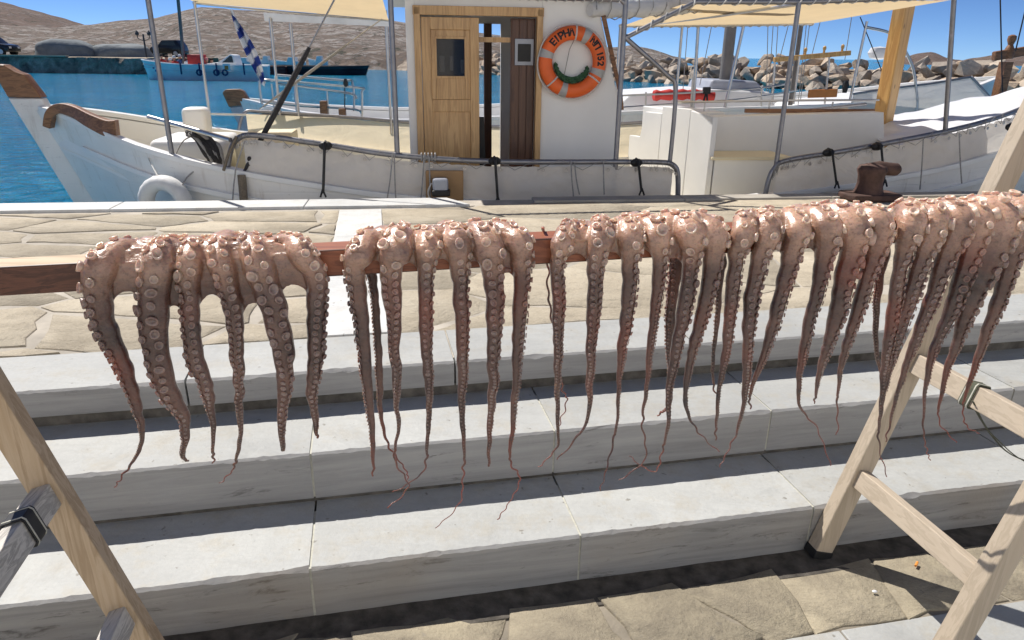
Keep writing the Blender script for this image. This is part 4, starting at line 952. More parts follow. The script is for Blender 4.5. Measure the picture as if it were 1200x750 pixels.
canvas([p for p in RailN if p.z > 0.2], -2.10, 1.40, lambda u: nearv(u) - 0.005, M['canvas'], lambda u: H.zs(u) + 0.035, 60)
canvas([p for p in RailN2 if p.z > 0.2], 2.33, 5.0, lambda u: (nearv(u) if u > 3.2 else .325) - 0.005, M['canvas'], lambda u: H.zs(u) + 0.035, 40)
fr_ = [(-2.72, 2.86, .14), (-2.62, 2.88, .42), (-2.4, 2.9, .44), (-1.5, 2.96, .38), (-.9, 2.98, .33), (0, 2.98, .28), (1, 2.98, .28), (2.2, 2.98, .34), (3.4, 2.93, .42), (4.6, 2.7, .56)]
RailF = crv([Q(*p) for p in fr_], 6); pipe(boat, RailF, 0.02, M['pipe'], 'hand_rail', 8, 0)
m = MB(Q); m.grid(lambda a, b_: (-2.56 + (4.4 + 2.56) * a, 1.65 + H.hb(-2.56 + 6.96 * a) - 0.03, (ztop([p for p in RailF if p.z > .25], -2.56 + 6.96 * a) - 0.02) * (1 - b_) + (H.zs(-2.56 + 6.96 * a) + 0.02) * b_), 50, 5)
m.build('side_canvas', M['beige'], boat, smooth=True)
for path, n in ((RailN[8:-12], 26), (RailN2[10:-4], 22)):       # lacing hooks: eyelets and short loops
    for i in range(n):
        c = path[int(i * (len(path) - 1) / n)]; nx = path[min(len(path) - 1, int(i * (len(path) - 1) / n) + 1)]
        t = (nx - c).normalized(); e = c - Z * 0.062 - QV * 0.028 + t * 0.05
        m = MB(); m.tube([e + t * (0.011 * math.cos(a)) + Z * (0.011 * math.sin(a)) for a in [k * math.pi / 4 for k in range(9)]], 0.0045, 5); m.build('eyelet', M['steel'], boat, smooth=True)
    lp = []
    for i in range(n * 2 + 1):
        c = path[int(i * (len(path) - 1) / (n * 2))]; lp.append(c + (Z * 0.024 if i % 2 == 0 else Z * -0.062) - QV * 0.027)
    m = MB(); m.tube(lp, 0.0028, 4); m.build('lacing', M['rope'], boat, smooth=True)
# poles and awning frame
for (u, v, z0, z1) in ((-2.73, 1.65 - H.hb(-2.73) + 0.05, .2, 1.62), (-0.9, .335, .28, 1.62), (.905, .335, -.1, 1.50), (2.33, .335, .15, 1.48)): pipe(boat, [(u, v, z0), (u - 0.0, v, z1)], 0.021, M['pipe'], 'awning_pole', 8, 0)
pipe(boat, [(3.95, .45, .44), (3.72, .40, 1.56)], 0.021, M['pipe'], 'awning_pole', 8, 0)
for (u, v, z0, z1) in ((-2.94, 2.72, .1, 1.62), (-2.24, 2.9, .3, 1.41), (-2.04, 2.92, .3, 1.35), (-1.03, 2.97, .2, 1.5), (2.33, 2.97, .2, 1.40), (1.6, 2.97, .2, 1.40)): pipe(boat, [(u, v, z0), (u, v, z1)], 0.016, M['steel'], 'awning_pole', 8, 0)
pipe(boat, [(0.92, .335, 1.2), (1.28, .335, .93), (1.37, .335, .80), (1.375, .335, .2)], 0.019, M['pipe'], 'brace_pipe', 8, 5)
# rail across the foredeck
pipe(boat, [bq(174, 137, .95), bq(270, 164, .45)], 0.02, M['steel'], 'cross_rail', 8, 0)
pipe(boat, [(-2.94, 2.72, .43), (-2.3, 2.9, .40), (-1.6, 2.95, .37)], 0.014, M['steel'], 'cross_rail', 8, 3)
# awnings
def sheet(name, c, mat, n=24, sag=0.03, drop=0.0):
    A, B_, C_, D_ = [Vector(p) for p in c]
    m = MB(Q)
    def fn(a, b_):
        p = (A.lerp(B_, a)).lerp(D_.lerp(C_, a), b_); return (p.x, p.y, p.z - sag * math.sin(math.pi * a) * math.sin(math.pi * b_) - drop * math.sin(math.pi * 4 * a) * 0.2)
    m.grid(fn, n, 12); return m.build(name, mat, boat, smooth=True)
sheet('awning', [(-3.02, 1.1, 1.66), (-1.02, 1.1, 1.62), (-1.0, 2.85, 1.40), (-2.95, 2.8, 1.53)], M['awning'])
pipe(boat, [(-2.98, 2.8, 1.525), (-2.1, 2.86, 1.46), (-0.98, 2.86, 1.395)], 0.012, M['steel'], 'awning_pipe', 6, 4)
sheet('side_screen', [(-2.3, 2.87, 1.45), (-0.98, 2.87, 1.385), (-0.98, 2.9, 1.335), (-2.3, 2.9, 1.37)], M['grey_sheet'], 16, 0.0)
sheet('awning', [(1.50, .72, 1.475), (3.98, .78, 1.56), (3.92, 2.95, 1.45), (1.62, 2.95, 1.385)], M['awning'], 24, 0.02)
tp = [Q(0.9, .335, 1.19), Q(1.48, .345, 1.47), Q(2.33, .345, 1.485), Q(3.72, .40, 1.56), Q(4.6, .5, 1.60)]
pipe(boat, tp, 0.019, M['pipe'], 'awning_pipe', 8, 0); lacing(boat, [Q(1.0, .335, 1.24), tp[1], tp[2], tp[3]], 0.025, 22, M['whiterope'], 0.005)
fp = [Q(1.58, 2.96, 1.385), Q(2.8, 2.96, 1.41), Q(3.92, 2.96, 1.445)]; pipe(boat, fp, 0.016, M['steel'], 'awning_pipe', 8, 0); lacing(boat, fp, 0.021, 22, M['whiterope'], 0.005)
pipe(boat, [(2.33, .345, 1.47), (2.2, 1.6, 1.44), (1.9, 2.95, 1.40)], 0.014, M['steel'], 'awning_pipe', 8, 0)
np_ = [Q(-0.95, .335, 1.52), Q(0.2, .335, 1.475), Q(0.86, .335, 1.475)]
pipe(boat, np_ + [Q(.905, .335, 1.44)], 0.019, M['pipe'], 'awning_pipe', 8, 0); lacing(boat, np_, 0.025, 26, M['whiterope'], 0.005)

# cabin
CV = 0.80
cab = MB(Q)
cab.prism([(-0.80, -.3), (-0.72, -.3), (-0.72, 1.50), (-0.80, 1.50)], 1, CV, CV + 0.06)
cab.prism([(0.33, -.3), (1.06, -.3), (1.05, .17), (1.01, .75), (0.79, 1.50), (0.33, 1.50)], 1, CV, CV + 0.06)
cab.prism([(-0.72, 1.41), (0.33, 1.41), (0.33, 1.50), (-0.72, 1.50)], 1, CV, CV + 0.06)
cab.build('cabin_wall', M['white'], boat, bevel=0.004)
FV = 2.35
cab = MB(Q)
cab.prism([(-0.80, -.3), (-0.20, -.3), (-0.20, 1.50), (-0.80, 1.50)], 1, FV, FV + 0.05)
cab.prism([(0.16, -.3), (1.06, -.3), (1.01, .75), (0.79, 1.50), (0.16, 1.50)], 1, FV, FV + 0.05)
cab.prism([(-0.2, 1.36), (0.16, 1.36), (0.16, 1.50), (-0.2, 1.50)], 1, FV, FV + 0.05)
cab.build('cabin_wall', M['white'], boat, bevel=0.004)
m = MB(Q); m.prism([(1.0, -.3), (1.055, -.3), (1.045, .17), (1.005, .75), (0.785, 1.50), (0.73, 1.50), (0.95, .75)], 1, CV + 0.06, FV); m.build('cabin_wall', M['white'], boat)
m = MB(Q); m.box(-0.79, -0.74, CV + 0.06, FV, -0.3, 0.62); m.build('cabin_wall', M['white'], boat)
m = MB(Q); m.box(-0.79, -0.75, CV + 0.06, FV, 1.2, 1.5); m.build('cabin_wall', M['white'], boat)
m = MB(Q); m.box(-0.74, 1.0, CV + 0.06, FV, -0.32, -0.27); m.build('cabin_floor', M['darkwood'], boat)
m = MB(Q); m.box(-0.95, 0.95, CV - 0.12, FV + 0.12, 1.505, 1.555); m.build('cabin_roof', M['white'], boat, bevel=0.012)
m = MB(Q); m.prism([(0.80, 1.47), (0.84, 1.47), (1.055, .75), (1.075, .62), (1.045, .62), (1.02, .75)], 1, CV - 0.02, CV - 0.002); m.build('edge_trim', M['brown'], boat, bevel=0.004)
# door frame: posts and head, proud of the wall
for u0, u1, z0, z1 in ((-0.735, -0.68, -0.2, 1.42), (0.285, 0.335, -0.2, 1.42), (-0.74, 0.34, 1.36, 1.425)):
    m = MB(Q); m.box(u0, u1, CV - 0.03, CV + 0.05, z0, z1 if u1 - u0 < 0.5 else z1 + 0.005); m.build('door_frame', M['honey'], boat, bevel=0.005)
door = thing('door', None, None, Q(-0.45, CV - 0.02, 0)) if False else None
m = MB(Q); U0, U1 = -0.675, -0.20
def dbox(u0, u1, z0, z1, v0=CV - 0.015, v1=CV + 0.02): m.box(u0, u1, v0, v1, z0, z1)
dbox(U0, U0 + 0.075, -0.2, 1.345); dbox(U1 - 0.075, U1, -0.2, 1.345); dbox(U0 + 0.075, U1 - 0.075, 1.25, 1.345); dbox(U0 + 0.075, U1 - 0.075, 0.60, 0.70); dbox(U0 + 0.075, U1 - 0.075, -0.2, 0.18)
dr = m.build('cabin_door', M['honey'], boat, bevel=0.004)
m = MB(Q); m.box(U0 + 0.075, U1 - 0.075, CV - 0.003, CV + 0.012, 0.18, 0.60); m.build('door_panel', M['honey'], dr, bevel=0.003)
m = MB(Q)
for a, b_, c_, d_ in ((U0 + .075, U0 + .115, .70, 1.25), (U1 - .115, U1 - .075, .70, 1.25), (U0 + .115, U1 - .115, 1.19, 1.25), (U0 + .115, U1 - .115, .70, .88)): m.box(a, b_, CV - 0.006, CV + 0.016, c_, d_)
m.build('window_frame', M['honey'], dr, bevel=0.004)
m = MB(Q)
for a, b_, c_, d_ in ((U0 + .105, U0 + .122, .87, 1.2), (U1 - .122, U1 - .105, .87, 1.2), (U0 + .122, U1 - .122, 1.18, 1.2), (U0 + .122, U1 - .122, .87, .89)): m.box(a, b_, CV - 0.014, CV - 0.004, c_, d_)
m.build('glazing_bead', M['honey'], dr, bevel=0.002)
m = MB(Q); m.box(U0 + .116, U1 - .116, CV + 0.002, CV + 0.006, .881, 1.189); m.build('window_pane', M['glass'], dr)
for u0, u1, z0, z1 in ((-.53, -.485, .92, 1.05), (-.44, -.415, .93, 1.05), (-.35, -.31, .91, 1.02)):
    m = MB(Q); m.box(u0, u1, CV + 0.06, CV + 0.09, z0, z1); m.build('switch_box', M['plastic'], boat, bevel=0.006)
m = MB(Q); m.box(U0 + 0.06, U1 - 0.02, CV + 0.10, CV + 0.13, -0.2, 1.3); m.build('inner_panel', M['darkwood'], boat)
# inner open leaf, dark, with a small framed plate
m = MB(Q); m.box(0.075, 0.285, CV + 0.07, CV + 0.10, -0.2, 1.35); ip = m.build('inner_door', M['darkwood'], boat, bevel=0.004)
for k in range(3):
    m = MB(Q); m.box(0.085 + k * 0.066, 0.147 + k * 0.066, CV + 0.062, CV + 0.0695, -0.2, 1.34); m.build('plank', M['darkwood'], ip, bevel=0.004)
m = MB(Q); m.box(0.11, 0.27, CV + 0.045, CV + 0.061, 0.98, 1.19); fp_ = m.build('framed_plate', M['lampgrey'], boat, bevel=0.003)
m = MB(Q); m.box(0.135, 0.245, CV + 0.040, CV + 0.046, 1.01, 1.15); m.build('plate_screen', M['black'], fp_)
m = MB(Q); m.box(-0.19, 0.08, CV + 0.08, CV + 0.11, 1.16, 1.20); m.build('inner_head', M['honey'], boat)
m = MB(Q); m.box(-0.02, 0.06, FV - 0.06, FV - 0.01, -0.2, 1.36); m.build('dark_post', M['darkwood'], boat)
m = MB(Q); m.prism([(-.19, -.3), (-.12, -.3), (-.15, .55), (-.19, .55)], 1, CV + 0.1, CV + 0.13); m.build('chair_back', M['black'], boat)
# boxes and bench in the waist
def bulk(s_, d_, z_): return Q(1.985 - 0.14 * (s_ - 0.98) + d_, s_, z_)      # athwart bulkhead, its face turned to the bow
for s0_, s1_, poly_ in ((0, 0, [(0.98, -.3), (1.40, -.3), (1.40, .575), (0.98, .545)]), (0, 0, [(1.41, -.3), (2.0, -.3), (2.0, .575), (1.41, .585)]), (0, 0, [(2.01, -.3), (2.78, -.3), (2.78, .20), (2.50, .21), (2.40, .49), (2.01, .50)])):
    m = MB(lambda x, y, z: bulk(y, x, z)); m.prism(poly_, 0, 0.0, 0.05); m.build('bulkhead_panel', M['white'], boat, bevel=0.008)
m = MB(lambda x, y, z: bulk(y, x, z)); m.box(0.06, 0.5, 1.65, 2.6, -.3, .54); m.build('engine_box', M['white'], boat, bevel=0.01)
m = MB(Q); m.prism([(2.06, -.3), (4.18, -.3), (3.98, .56), (2.0, .51)], 1, 1.42, 1.60); m.build('seat_back', M['white'], boat, bevel=0.008)
m = MB(Q); m.box(2.045, 2.75, 0.98, 1.415, -.3, .155); m.build('seat_box', M['white'], boat, bevel=0.006)
m = MB(Q); m.box(2.0, 2.80, 0.94, 1.415, .157, .185); m.build('seat_board', M['cream'], boat, bevel=0.006)
m = MB(Q); m.box(2.6, 4.02, 1.63, 1.67, .535, .575); m.build('wood_strip', M['brown'], boat, bevel=0.004)
pipe(boat, [(1.9, 1.72, .63), (3.0, 1.75, .65), (4.12, 1.75, .66)], 0.012, M['steel'], 'seat_rail', 6, 3)
for u in (2.2, 2.9, 3.6): pipe(boat, [(u, 1.74, .5), (u, 1.74, .64)], 0.009, M['steel'], 'rail_post', 6, 0)
# stern deck with crumpled white cover
m = MB(Q)
def cover(a, b_):
    u = 3.95 + 2.2 * a; h = max(0.02, H.hb(u) - 0.10); v = 1.65 + h * (2 * b_ - 1) * 0.96
    z = H.zs(u) + 0.09 + 0.26 * a * (1 - a * 0.3) + 0.10 * math.sin(math.pi * b_) + 0.05 * noise.noise((u * 2.2, v * 2.5, 0.3)) + 0.025 * noise.noise((u * 6, v * 6, 4)); return (u, v, z)
m.grid(cover, 50, 36); m.build('stern_cover', M['plastic'], boat, smooth=True)
# stays with blocks
def stay(p0, p1, r, mat, cover0=0.0, rc=0.022, cmat=None):
    m = MB(); m.tube([p0, p1], r, 6); s_ = m.build('stay', mat, boat, smooth=True)
    if cover0:
        a, b_ = p0.lerp(p1, 0.03), p0.lerp(p1, cover0); m = MB(); k = 14
        m.tube([a.lerp(b_, i / k) for i in range(k + 1)], [rc * (0.55 + 0.45 * math.sin(math.pi * min(1, i / k * 1.0)) ** 0.5) * (0.75 + 0.25 * i / k) for i in range(k + 1)], 8); m.build('stay_cover', cmat or mat, s_, smooth=True)
s0, s1 = bq(283, 207, .42), bq(398, -12, .60)
stay(s0, s1, 0.008, M['steel'], 0.70, 0.026, M['darkrope'])
m = MB(); d_ = (s1 - s0); m.tube([s0 + d_ * (0.06 + 0.02 * i) + QV * (0.012 * math.sin(i * 2.3)) + QU * 0.012 * math.cos(i * 1.7) for i in range(8)], 0.017, 6); m.build('stay_lashing', M['darkrope'], boat, smooth=True)
stay(bq(304, 128, 2.85), bq(448, 22, 2.7), 0.006, M['steel'], 0.72, 0.018, M['rope'])
pipe(boat, [bq(283, 205, .40), bq(286, 238, .36)], 0.034, M['oldrope'], 'chafe_wrap', 8, 0)
pipe(boat, [bq(287, 165, .36), bq(276, 200, .34), bq(272, 245, .2)], 0.006, M['rope'], 'mooring_line', 6, 3)
pipe(boat, [bq(262, 200, .40), bq(268, 180, .40), bq(277, 160, .40)], 0.012, M['oldrope'], 'rope_whipping', 6, 3)
# bungee straps with hooks and other ties on the rails
def bungee(x, y0, y1, dx=0):
    a, b_ = bq(x, y0, .27), bq(x + dx, y1, .26)
    m = MB(); m.tube([a + QV * 0.05 + Z * 0.035, a - QV * 0.01 + Z * 0.03, a - QV * 0.035, b_ - QV * 0.02], 0.011, 6); k = m.build('bungee_strap', M['black'], boat, smooth=True)
    m = MB(); cc = a + Z * 0.005 + QV * 0.03
    m.tube([cc + QU * (-0.05 + 0.0125 * i) for i in range(9)], [0.012, 0.026, 0.032, 0.034, 0.034, 0.034, 0.032, 0.026, 0.012], 8); m.build('strap_knob', M['black'], k, smooth=True)
    for s_ in (-1, 1):
        m = MB(); m.tube([b_ - QV * 0.02 + Z * 0.03, b_ - QV * 0.03 + QU * (0.022 * s_) - Z * 0.03], 0.008, 5); m.build('strap_hook', M['black'], k, smooth=True)
for x, y0, y1, dx in ((381, 172, 226, -2), (580, 190, 234, 3), (747, 192, 224, 4), (973, 180, 216, 6), (1030, 173, 214, 5), (1188, 150, 190, -2)): bungee(x, y0, y1, dx)
for x, y0, y1, dx in ((460, 184, 232, -6), (462, 184, 234, 2), (497, 186, 236, -4), (503, 188, 238, 2), (669, 192, 230, 3), (673, 193, 228, 6), (707, 193, 228, 1), (1082, 165, 222, -4), (1124, 160, 215, 3)):
    pipe(boat, [bq(x, y0 - 4, .29), bq(x + dx * 0.4, (y0 + y1) / 2, .24), bq(x + dx, y1, .24)], 0.006, M['rope'], 'tie_rope', 5, 4)
for k in range(5):
    c = bq(494 + k * 4, 184, .32); m = MB(); m.tube([c + Z * (0.03 * math.cos(a)) + QV * (0.03 * math.sin(a)) for a in [i * math.pi / 4 for i in range(9)]], 0.008, 5); m.build('rope_turn', M['rope'], boat, smooth=True)
# floodlight on its board
cb = bq(520, 218, .265)
m = MB(); m.bar(bq(499, 220, .27), bq(543, 220, .27), 0.02, 0.28, Z); brd = m.build('lamp_board', M['ply'], boat, bevel=0.009)
c = bq(516, 216, .2)
m = MB(); m.bar(c - QU * 0.062, c + QU * 0.062, 0.10, 0.10, Z); fl = m.build('flood_lamp', M['lampgrey'], boat, bevel=0.022, bseg=3)
m = MB(); m.bar(c - QU * 0.07 - Z * 0.065 - QV * 0.0, c + QU * 0.075 - Z * 0.065, 0.12, 0.05, Z); m.build('lamp_base', M['black'], fl, bevel=0.012)
m = MB(); m.tube(crv([c - QU * 0.07 + Z * 0.01, c - QU * 0.1 - Z * 0.06, c - QU * 0.08 - Z * 0.14], 5), 0.006, 5); m.build('lamp_cable', M['whiterope'], fl, smooth=True)
# furled sail lashed along a spar
sp = [Q(0.72, 0.75, 1.42), Q(1.1, 0.95, 1.45), Q(1.6, 1.2, 1.50), Q(2.2, 1.5, 1.57), Q(2.9, 1.8, 1.66)]
pp = crv(sp, 8); m = MB(); m.tube(pp, [0.05 + 0.03 * math.sin(math.pi * min(1, i / 10) / 2) + 0.008 * math.sin(i * 1.9) for i in range(len(pp))], 12); fs_ = m.build('furled_sail', M['sail'], boat, smooth=True)
lacing(fs_, pp, 0.086, 15, M['rope'], 0.005)

# things hanging on or standing in the boat
ring = thing('lifebuoy', 'orange lifebuoy with grey bands and black lettering on the white cabin wall', 'lifebuoy', Q(0.59, CV - 0.05, 0.72))
RC = (0.59, 1.01); RR, RA, RB = 0.232, 0.058, 0.048; CVb = CV - RB - 0.004
def rp(ang, cr_, al, k=1.0): return Q(RC[0] + math.cos(ang) * (RR + RA * k * math.cos(al)), CVb - RB * k * math.sin(al), RC[1] + math.sin(ang) * (RR + RA * k * math.cos(al)))
def torus(a0, a1, k, na=64, nb=18, close=True):
    m = MB(); vs = [rp(a0 + (a1 - a0) * i / na, 0, 2 * math.pi * j / nb, k) for i in range(na + 1) for j in range(nb)]
    m.addw(vs, [(i * nb + j, i * nb + (j + 1) % nb, (i + 1) * nb + (j + 1) % nb, (i + 1) * nb + j) for i in range(na) for j in range(nb)] + [tuple(range(nb)), tuple(na * nb + j for j in range(nb))[::-1]]); return m
torus(0, 2 * math.pi - 1e-4, 1.0).build('float_ring', M['orange'], ring, smooth=True)
for ang in (63, 165, 252, 340): torus(R(ang - 7), R(ang + 7), 1.035, 8).build('grey_band', M['tape'], ring, smooth=True)
m = MB(); gl = []
for i in range(73):
    a = 2 * math.pi * i / 72; sag = 0.012 * abs(math.sin(2 * (a - R(75)))); gl.append(Q(RC[0] + math.cos(a) * (RR + RA + 0.004 + sag), CVb, RC[1] + math.sin(a) * (RR + RA + 0.004 + sag)))
m.tube(gl, 0.006, 6); m.build('grab_line', M['whiterope'], ring, smooth=True)
for ang in (86, 222, 325):
    m = MB(); m.tube([rp(R(ang), 0, al, 1.06) for al in [R(10) + R(150) * i / 8 for i in range(9)]], 0.007, 5); m.build('line_tie', M['whiterope'], ring, smooth=True)
def text_mesh(ch, size):
    cu = bpy.data.curves.new('glyph', 'FONT'); cu.body = ch; cu.size = size; cu.align_x = 'CENTER'; cu.align_y = 'CENTER'; cu.resolution_u = 3; cu.offset = 0.0035
    ob = bpy.data.objects.new('glyph', cu); COL.objects.link(ob); dg = bpy.context.evaluated_depsgraph_get()
    me = bpy.data.meshes.new_from_object(ob.evaluated_get(dg)); bpy.data.objects.remove(ob); bpy.data.curves.remove(cu)
    bm = bmesh.new(); bm.from_mesh(me); bmesh.ops.triangulate(bm, faces=bm.faces[:])
    for _ in range(3):
        es = [e for e in bm.edges if e.calc_length() > 0.012]
        if es: bmesh.ops.subdivide_edges(bm, edges=es, cuts=1); bmesh.ops.triangulate(bm, faces=bm.faces[:])
    vs = [v.co.copy() for v in bm.verts]; bm.verts.index_update(); fs = [[v.index for v in f.verts] for f in bm.faces]; bm.free(); bpy.data.meshes.remove(me); return vs, fs
def ring_text(word, angs, size):
    m = MB()
    for ch, ang in zip(word, angs):
        vs, fs = text_mesh(ch, size); out = []
        for v in vs:
            rad = RR + v.y; a = R(ang) - v.x / RR; cosal = max(-0.98, min(0.98, v.y / RA)); dv = RB * math.sqrt(1 - cosal ** 2)
            out.append(Q(RC[0] + math.cos(a) * rad, CVb - dv - 0.002, RC[1] + math.sin(a) * rad))
        m.addw(out, fs)
    m.build('lettering', M['ink'], ring, recalc=False)
ring_text('\u0395\u0399\u03a1\u0397\u039b', (139, 129.5, 119, 107, 96), 0.076)
ring_text('\u039d\u03a0152', (46, 33.5, 17, 8, -2.5), 0.074)
m = MB(); gp = [Q(RC[0] + math.cos(R(a)) * (RR - RA - 0.028 + 0.012 * math.sin(a * 0.5)), CVb + 0.01, RC[1] + math.sin(R(a)) * (RR - RA - 0.028)) for a in range(190, 345, 6)]
for s_ in (-0.016, 0.0, 0.016):
    m.tube([p + Vector((0, 0, s_)) + QV * (0.012 * math.sin(i * 1.3 + s_ * 90)) for i, p in enumerate(gp)], 0.0135, 7)
m.build('heaving_line', M['green'], ring, smooth=True)
m = MB(); m.tube([rp(R(88), 0, R(180), 1.0), Q(RC[0] - 0.03, CVb, RC[1] + 0.1), Q(RC[0] - 0.07, CVb, RC[1] - 0.12)], 0.004, 5); m.build('hanging_cord', M['rope'], ring, smooth=True)

# white tyre fender
tc = bq(194, 238, 0.50); ty = thing('tyre_fender', 'white painted tyre hung as a fender on the boat bow', 'fender', tc)
tx = (QU * 0.93 + QV * -0.25).normalized(); tn = Vector((tx.y, -tx.x, 0)); m = MB(); na, nb = 40, 14; vs = []
for i in range(na):
    a = 2 * math.pi * i / na
    for j in range(nb):
        b_ = 2 * math.pi * j / nb; rr_ = 0.165 + 0.062 * math.cos(b_); tread = 0.004 * (1 if (i % 2 and abs(b_) < 1.2) else 0)
        vs.append(tc + tx * (math.cos(a) * (rr_ - tread)) + Z * (math.sin(a) * (rr_ - tread)) + tn * (0.075 * math.sin(b_)))
m.addw(vs, [(i * nb + j, i * nb + (j + 1) % nb, ((i + 1) % na) * nb + (j + 1) % nb, ((i + 1) % na) * nb + j) for i in range(na) for j in range(nb)]); m.build('tyre_body', M['tyre'], ty, smooth=True)
pipe(ty, [tc + Z * 0.2 - QV * 0.05, bq(175, 188, 0.72), bq(173, 178, 0.80)], 0.006, M['whiterope'], 'fender_rope', 5, 4)
pipe(ty, [tc + Z * 0.14 + tx * 0.16, bq(222, 205, 0.55), bq(236, 196, 0.55)], 0.007, M['rope'], 'fender_rope', 5, 4)
# coil of dark rope over the foredeck rail
rc = thing('rope_coil', 'dark blue black rope coil draped over the foredeck hatch', 'rope', bq(240, 175, 1.0))
for k in range(16):
    o_ = k * 1.3; a = [bq(218 + o_ * 0.5, 152 + (k % 3) * 3, .95 - k * 0.02), bq(226 + o_, 158 + (k % 4) * 2, .82), bq(238 + o_, 172 + (k % 3) * 5, .78), bq(248 + o_ * 0.7, 190 + (k % 2) * 5, .80), bq(252 + o_ * 0.3, 196 - k, .86)]
    pipe(rc, a, 0.015, M['darkrope'] if k % 5 else M['rope'], 'rope_strand', 6, 6)
pipe(rc, [bq(205, 183, .9), bq(215, 165, 1.0), bq(232, 158, 1.05), bq(246, 162, 1.0)], 0.006, M['rope'], 'rope_strand', 6, 6)

# bollard on the quay
bc = atz(1016, 233, 0.0) ; bo = thing('bollard', 'rusty iron mooring bollard on the quay edge', 'bollard', (bc.x, bc.y, 0))
def BL(x, y, z): return Vector((bc.x, bc.y, 0)) + QU * x + QV * y + Z * z
m = MB(BL); m.prism([(-.21, -.06), (-.19, -.13), (.17, -.15), (.24, -.10), (.24, .09), (.17, .14), (-.17, .14), (-.21, .08)], 2, 0.0, 0.05); m.build('base_plate', M['rust'], bo, bevel=0.012)
m = MB(BL); m.lathe([(.115, .05), (.105, .08), (.095, .13), (.10, .19), (.115, .235), (.10, .265), (.05, .28), (.004, .282)], (0, 0, 0), 20); m.build('post', M['rust'], bo, smooth=True, angle=60)
m = MB(); m.tube([BL(-.05, 0, .235), BL(.05, 0, .245), BL(.13, -.01, .24), BL(.20, -.012, .235), BL(.225, -.012, .234)], [.05, .058, .052, .05, .03], 12); m.build('horn', M['rust'], bo, smooth=True, angle=60)
# small litter
cg = atz(1074, 661, Z_ST + 0.015); ct = (S(0.8, 0.6, 0) - S(0, 0, 0)).normalized()
m = MB(); m.tube([cg - ct * 0.012, cg + ct * 0.012], 0.004, 8); tag(m.build('cigarette_butt', M['cork'], smooth=True), 'orange cigarette butt on the rough stones by the right trestle', 'cigarette butt')
pb = atz(1025, 693, Z_ST + 0.012); m = MB(lambda x, y, z: pb + Vector((x, y, z))); m.lathe([(0.001, -.005), (.006, -.003), (.008, 0), (.005, .003), (.001, .004)], (0, 0, 0), 9, 1, 0.7); tag(m.build('pebble', M['plastic'], smooth=True), 'tiny white pebble in the leg shadow on the ground', 'pebble')
# mast of the moored boat
mb0 = bq(1037, 128, 2.0); m = MB(); m.bar(Vector((mb0.x, mb0.y, -0.2)), Vector((mb0.x, mb0.y, 2.6)), 0.155, 0.155, (0.9, 0.5, 0)); m.build('mast', M['mastwood'], boat, bevel=0.012)

# ------------------------------------------------------------------ second boat behind
bb = thing('sailing_boat', 'second white boat with masts and rails moored behind the first', 'boat', Q(2.4, 5.4, Z_W))
HB = Hull(5.4, [(-3.2, .42), (-2.4, .28), (-1, .2), (1, .28), (3, .36), (5, .42), (6.5, .52), (8.6, .8)], [(-3.2, .03), (-2.7, .5), (-2, .9), (-1, 1.15), (1, 1.25), (5, 1.25), (6.5, 1.1), (7.6, .75), (8.6, .03)], -3.2, 0.3)
HB.skin(bb, M['hullwhite'], 50, 10); HB.bulwark(bb, M['white'], 40); HB.deck(bb, M['white'], 40); HB.gunwale(bb, M['white'])
m = MB(Q); m.prism([(-3.36, .32), (-3.06, .36), (-2.7, -.6), (-3.0, -.6)], 1, 5.34, 5.46); st2 = m.build('stem', M['lampgrey'], bb, bevel=0.012)
m = MB(Q); m.prism([(-3.365, .325), (-3.43, .52), (-3.38, .565), (-3.20, .57), (-3.14, .54), (-3.055, .365)], 1, 5.335, 5.465); m.build('stem_cap', M['brown'], st2, bevel=0.012)
V4 = 4.2
def p4(x, y, v=V4): return bq(x, y, v)
for pts in ([(307, 122), (304, 100), (308, 94), (330, 95), (420, 103), (424, 108), (424, 140)], [(306, 119), (360, 124), (415, 128), (424, 133)], [(325, 98), (380, 105), (412, 110), (418, 116)], [(325, 88), (400, 94), (413, 97), (415, 130)]):
    pipe(bb, [p4(*p) for p in pts], 0.016, M['steel'], 'pulpit_rail', 6, 4)
for x0, y0, x1, y1 in ((318, 98, 322, 135), (345, 100, 348, 135), (383, 104, 385, 138)): pipe(bb, [p4(x0, y0), p4(x1, y1)], 0.012, M['steel'], 'pulpit_post', 6, 0)
for x, y0, y1 in ((379, 118, 136), (401, 127, 140)):
    a, b_ = p4(x, y0), p4(x + 1, y1); m = MB(); m.bar(a, b_, 0.09, 0.11, QV); m.build('bitt', M['brown'], bb, bevel=0.012)
m = MB(); c = p4(405, 96); m.tube([c + Z * 0.04, c - Z * 0.02, c - Z * 0.06], [0.02, 0.035, 0.02], 8); m.build('strap_knob', M['black'], bb, smooth=True)
pipe(bb, [p4(404, 97), p4(404, 126)], 0.008, M['black'], 'bungee_strap', 5, 0)
m = MB(); c = bq(315, 137, 4.15); m.tube([c - QV * 0.02, c + QV * 0.02], 0.13, 20); rp_ = m.build('name_board', M['white'], bb, bevel=0.01)
m = MB(); m.tube([c - QV * 0.03, c - QV * 0.021], 0.085, 16); m.build('board_disc', M['orangepanel'], rp_)
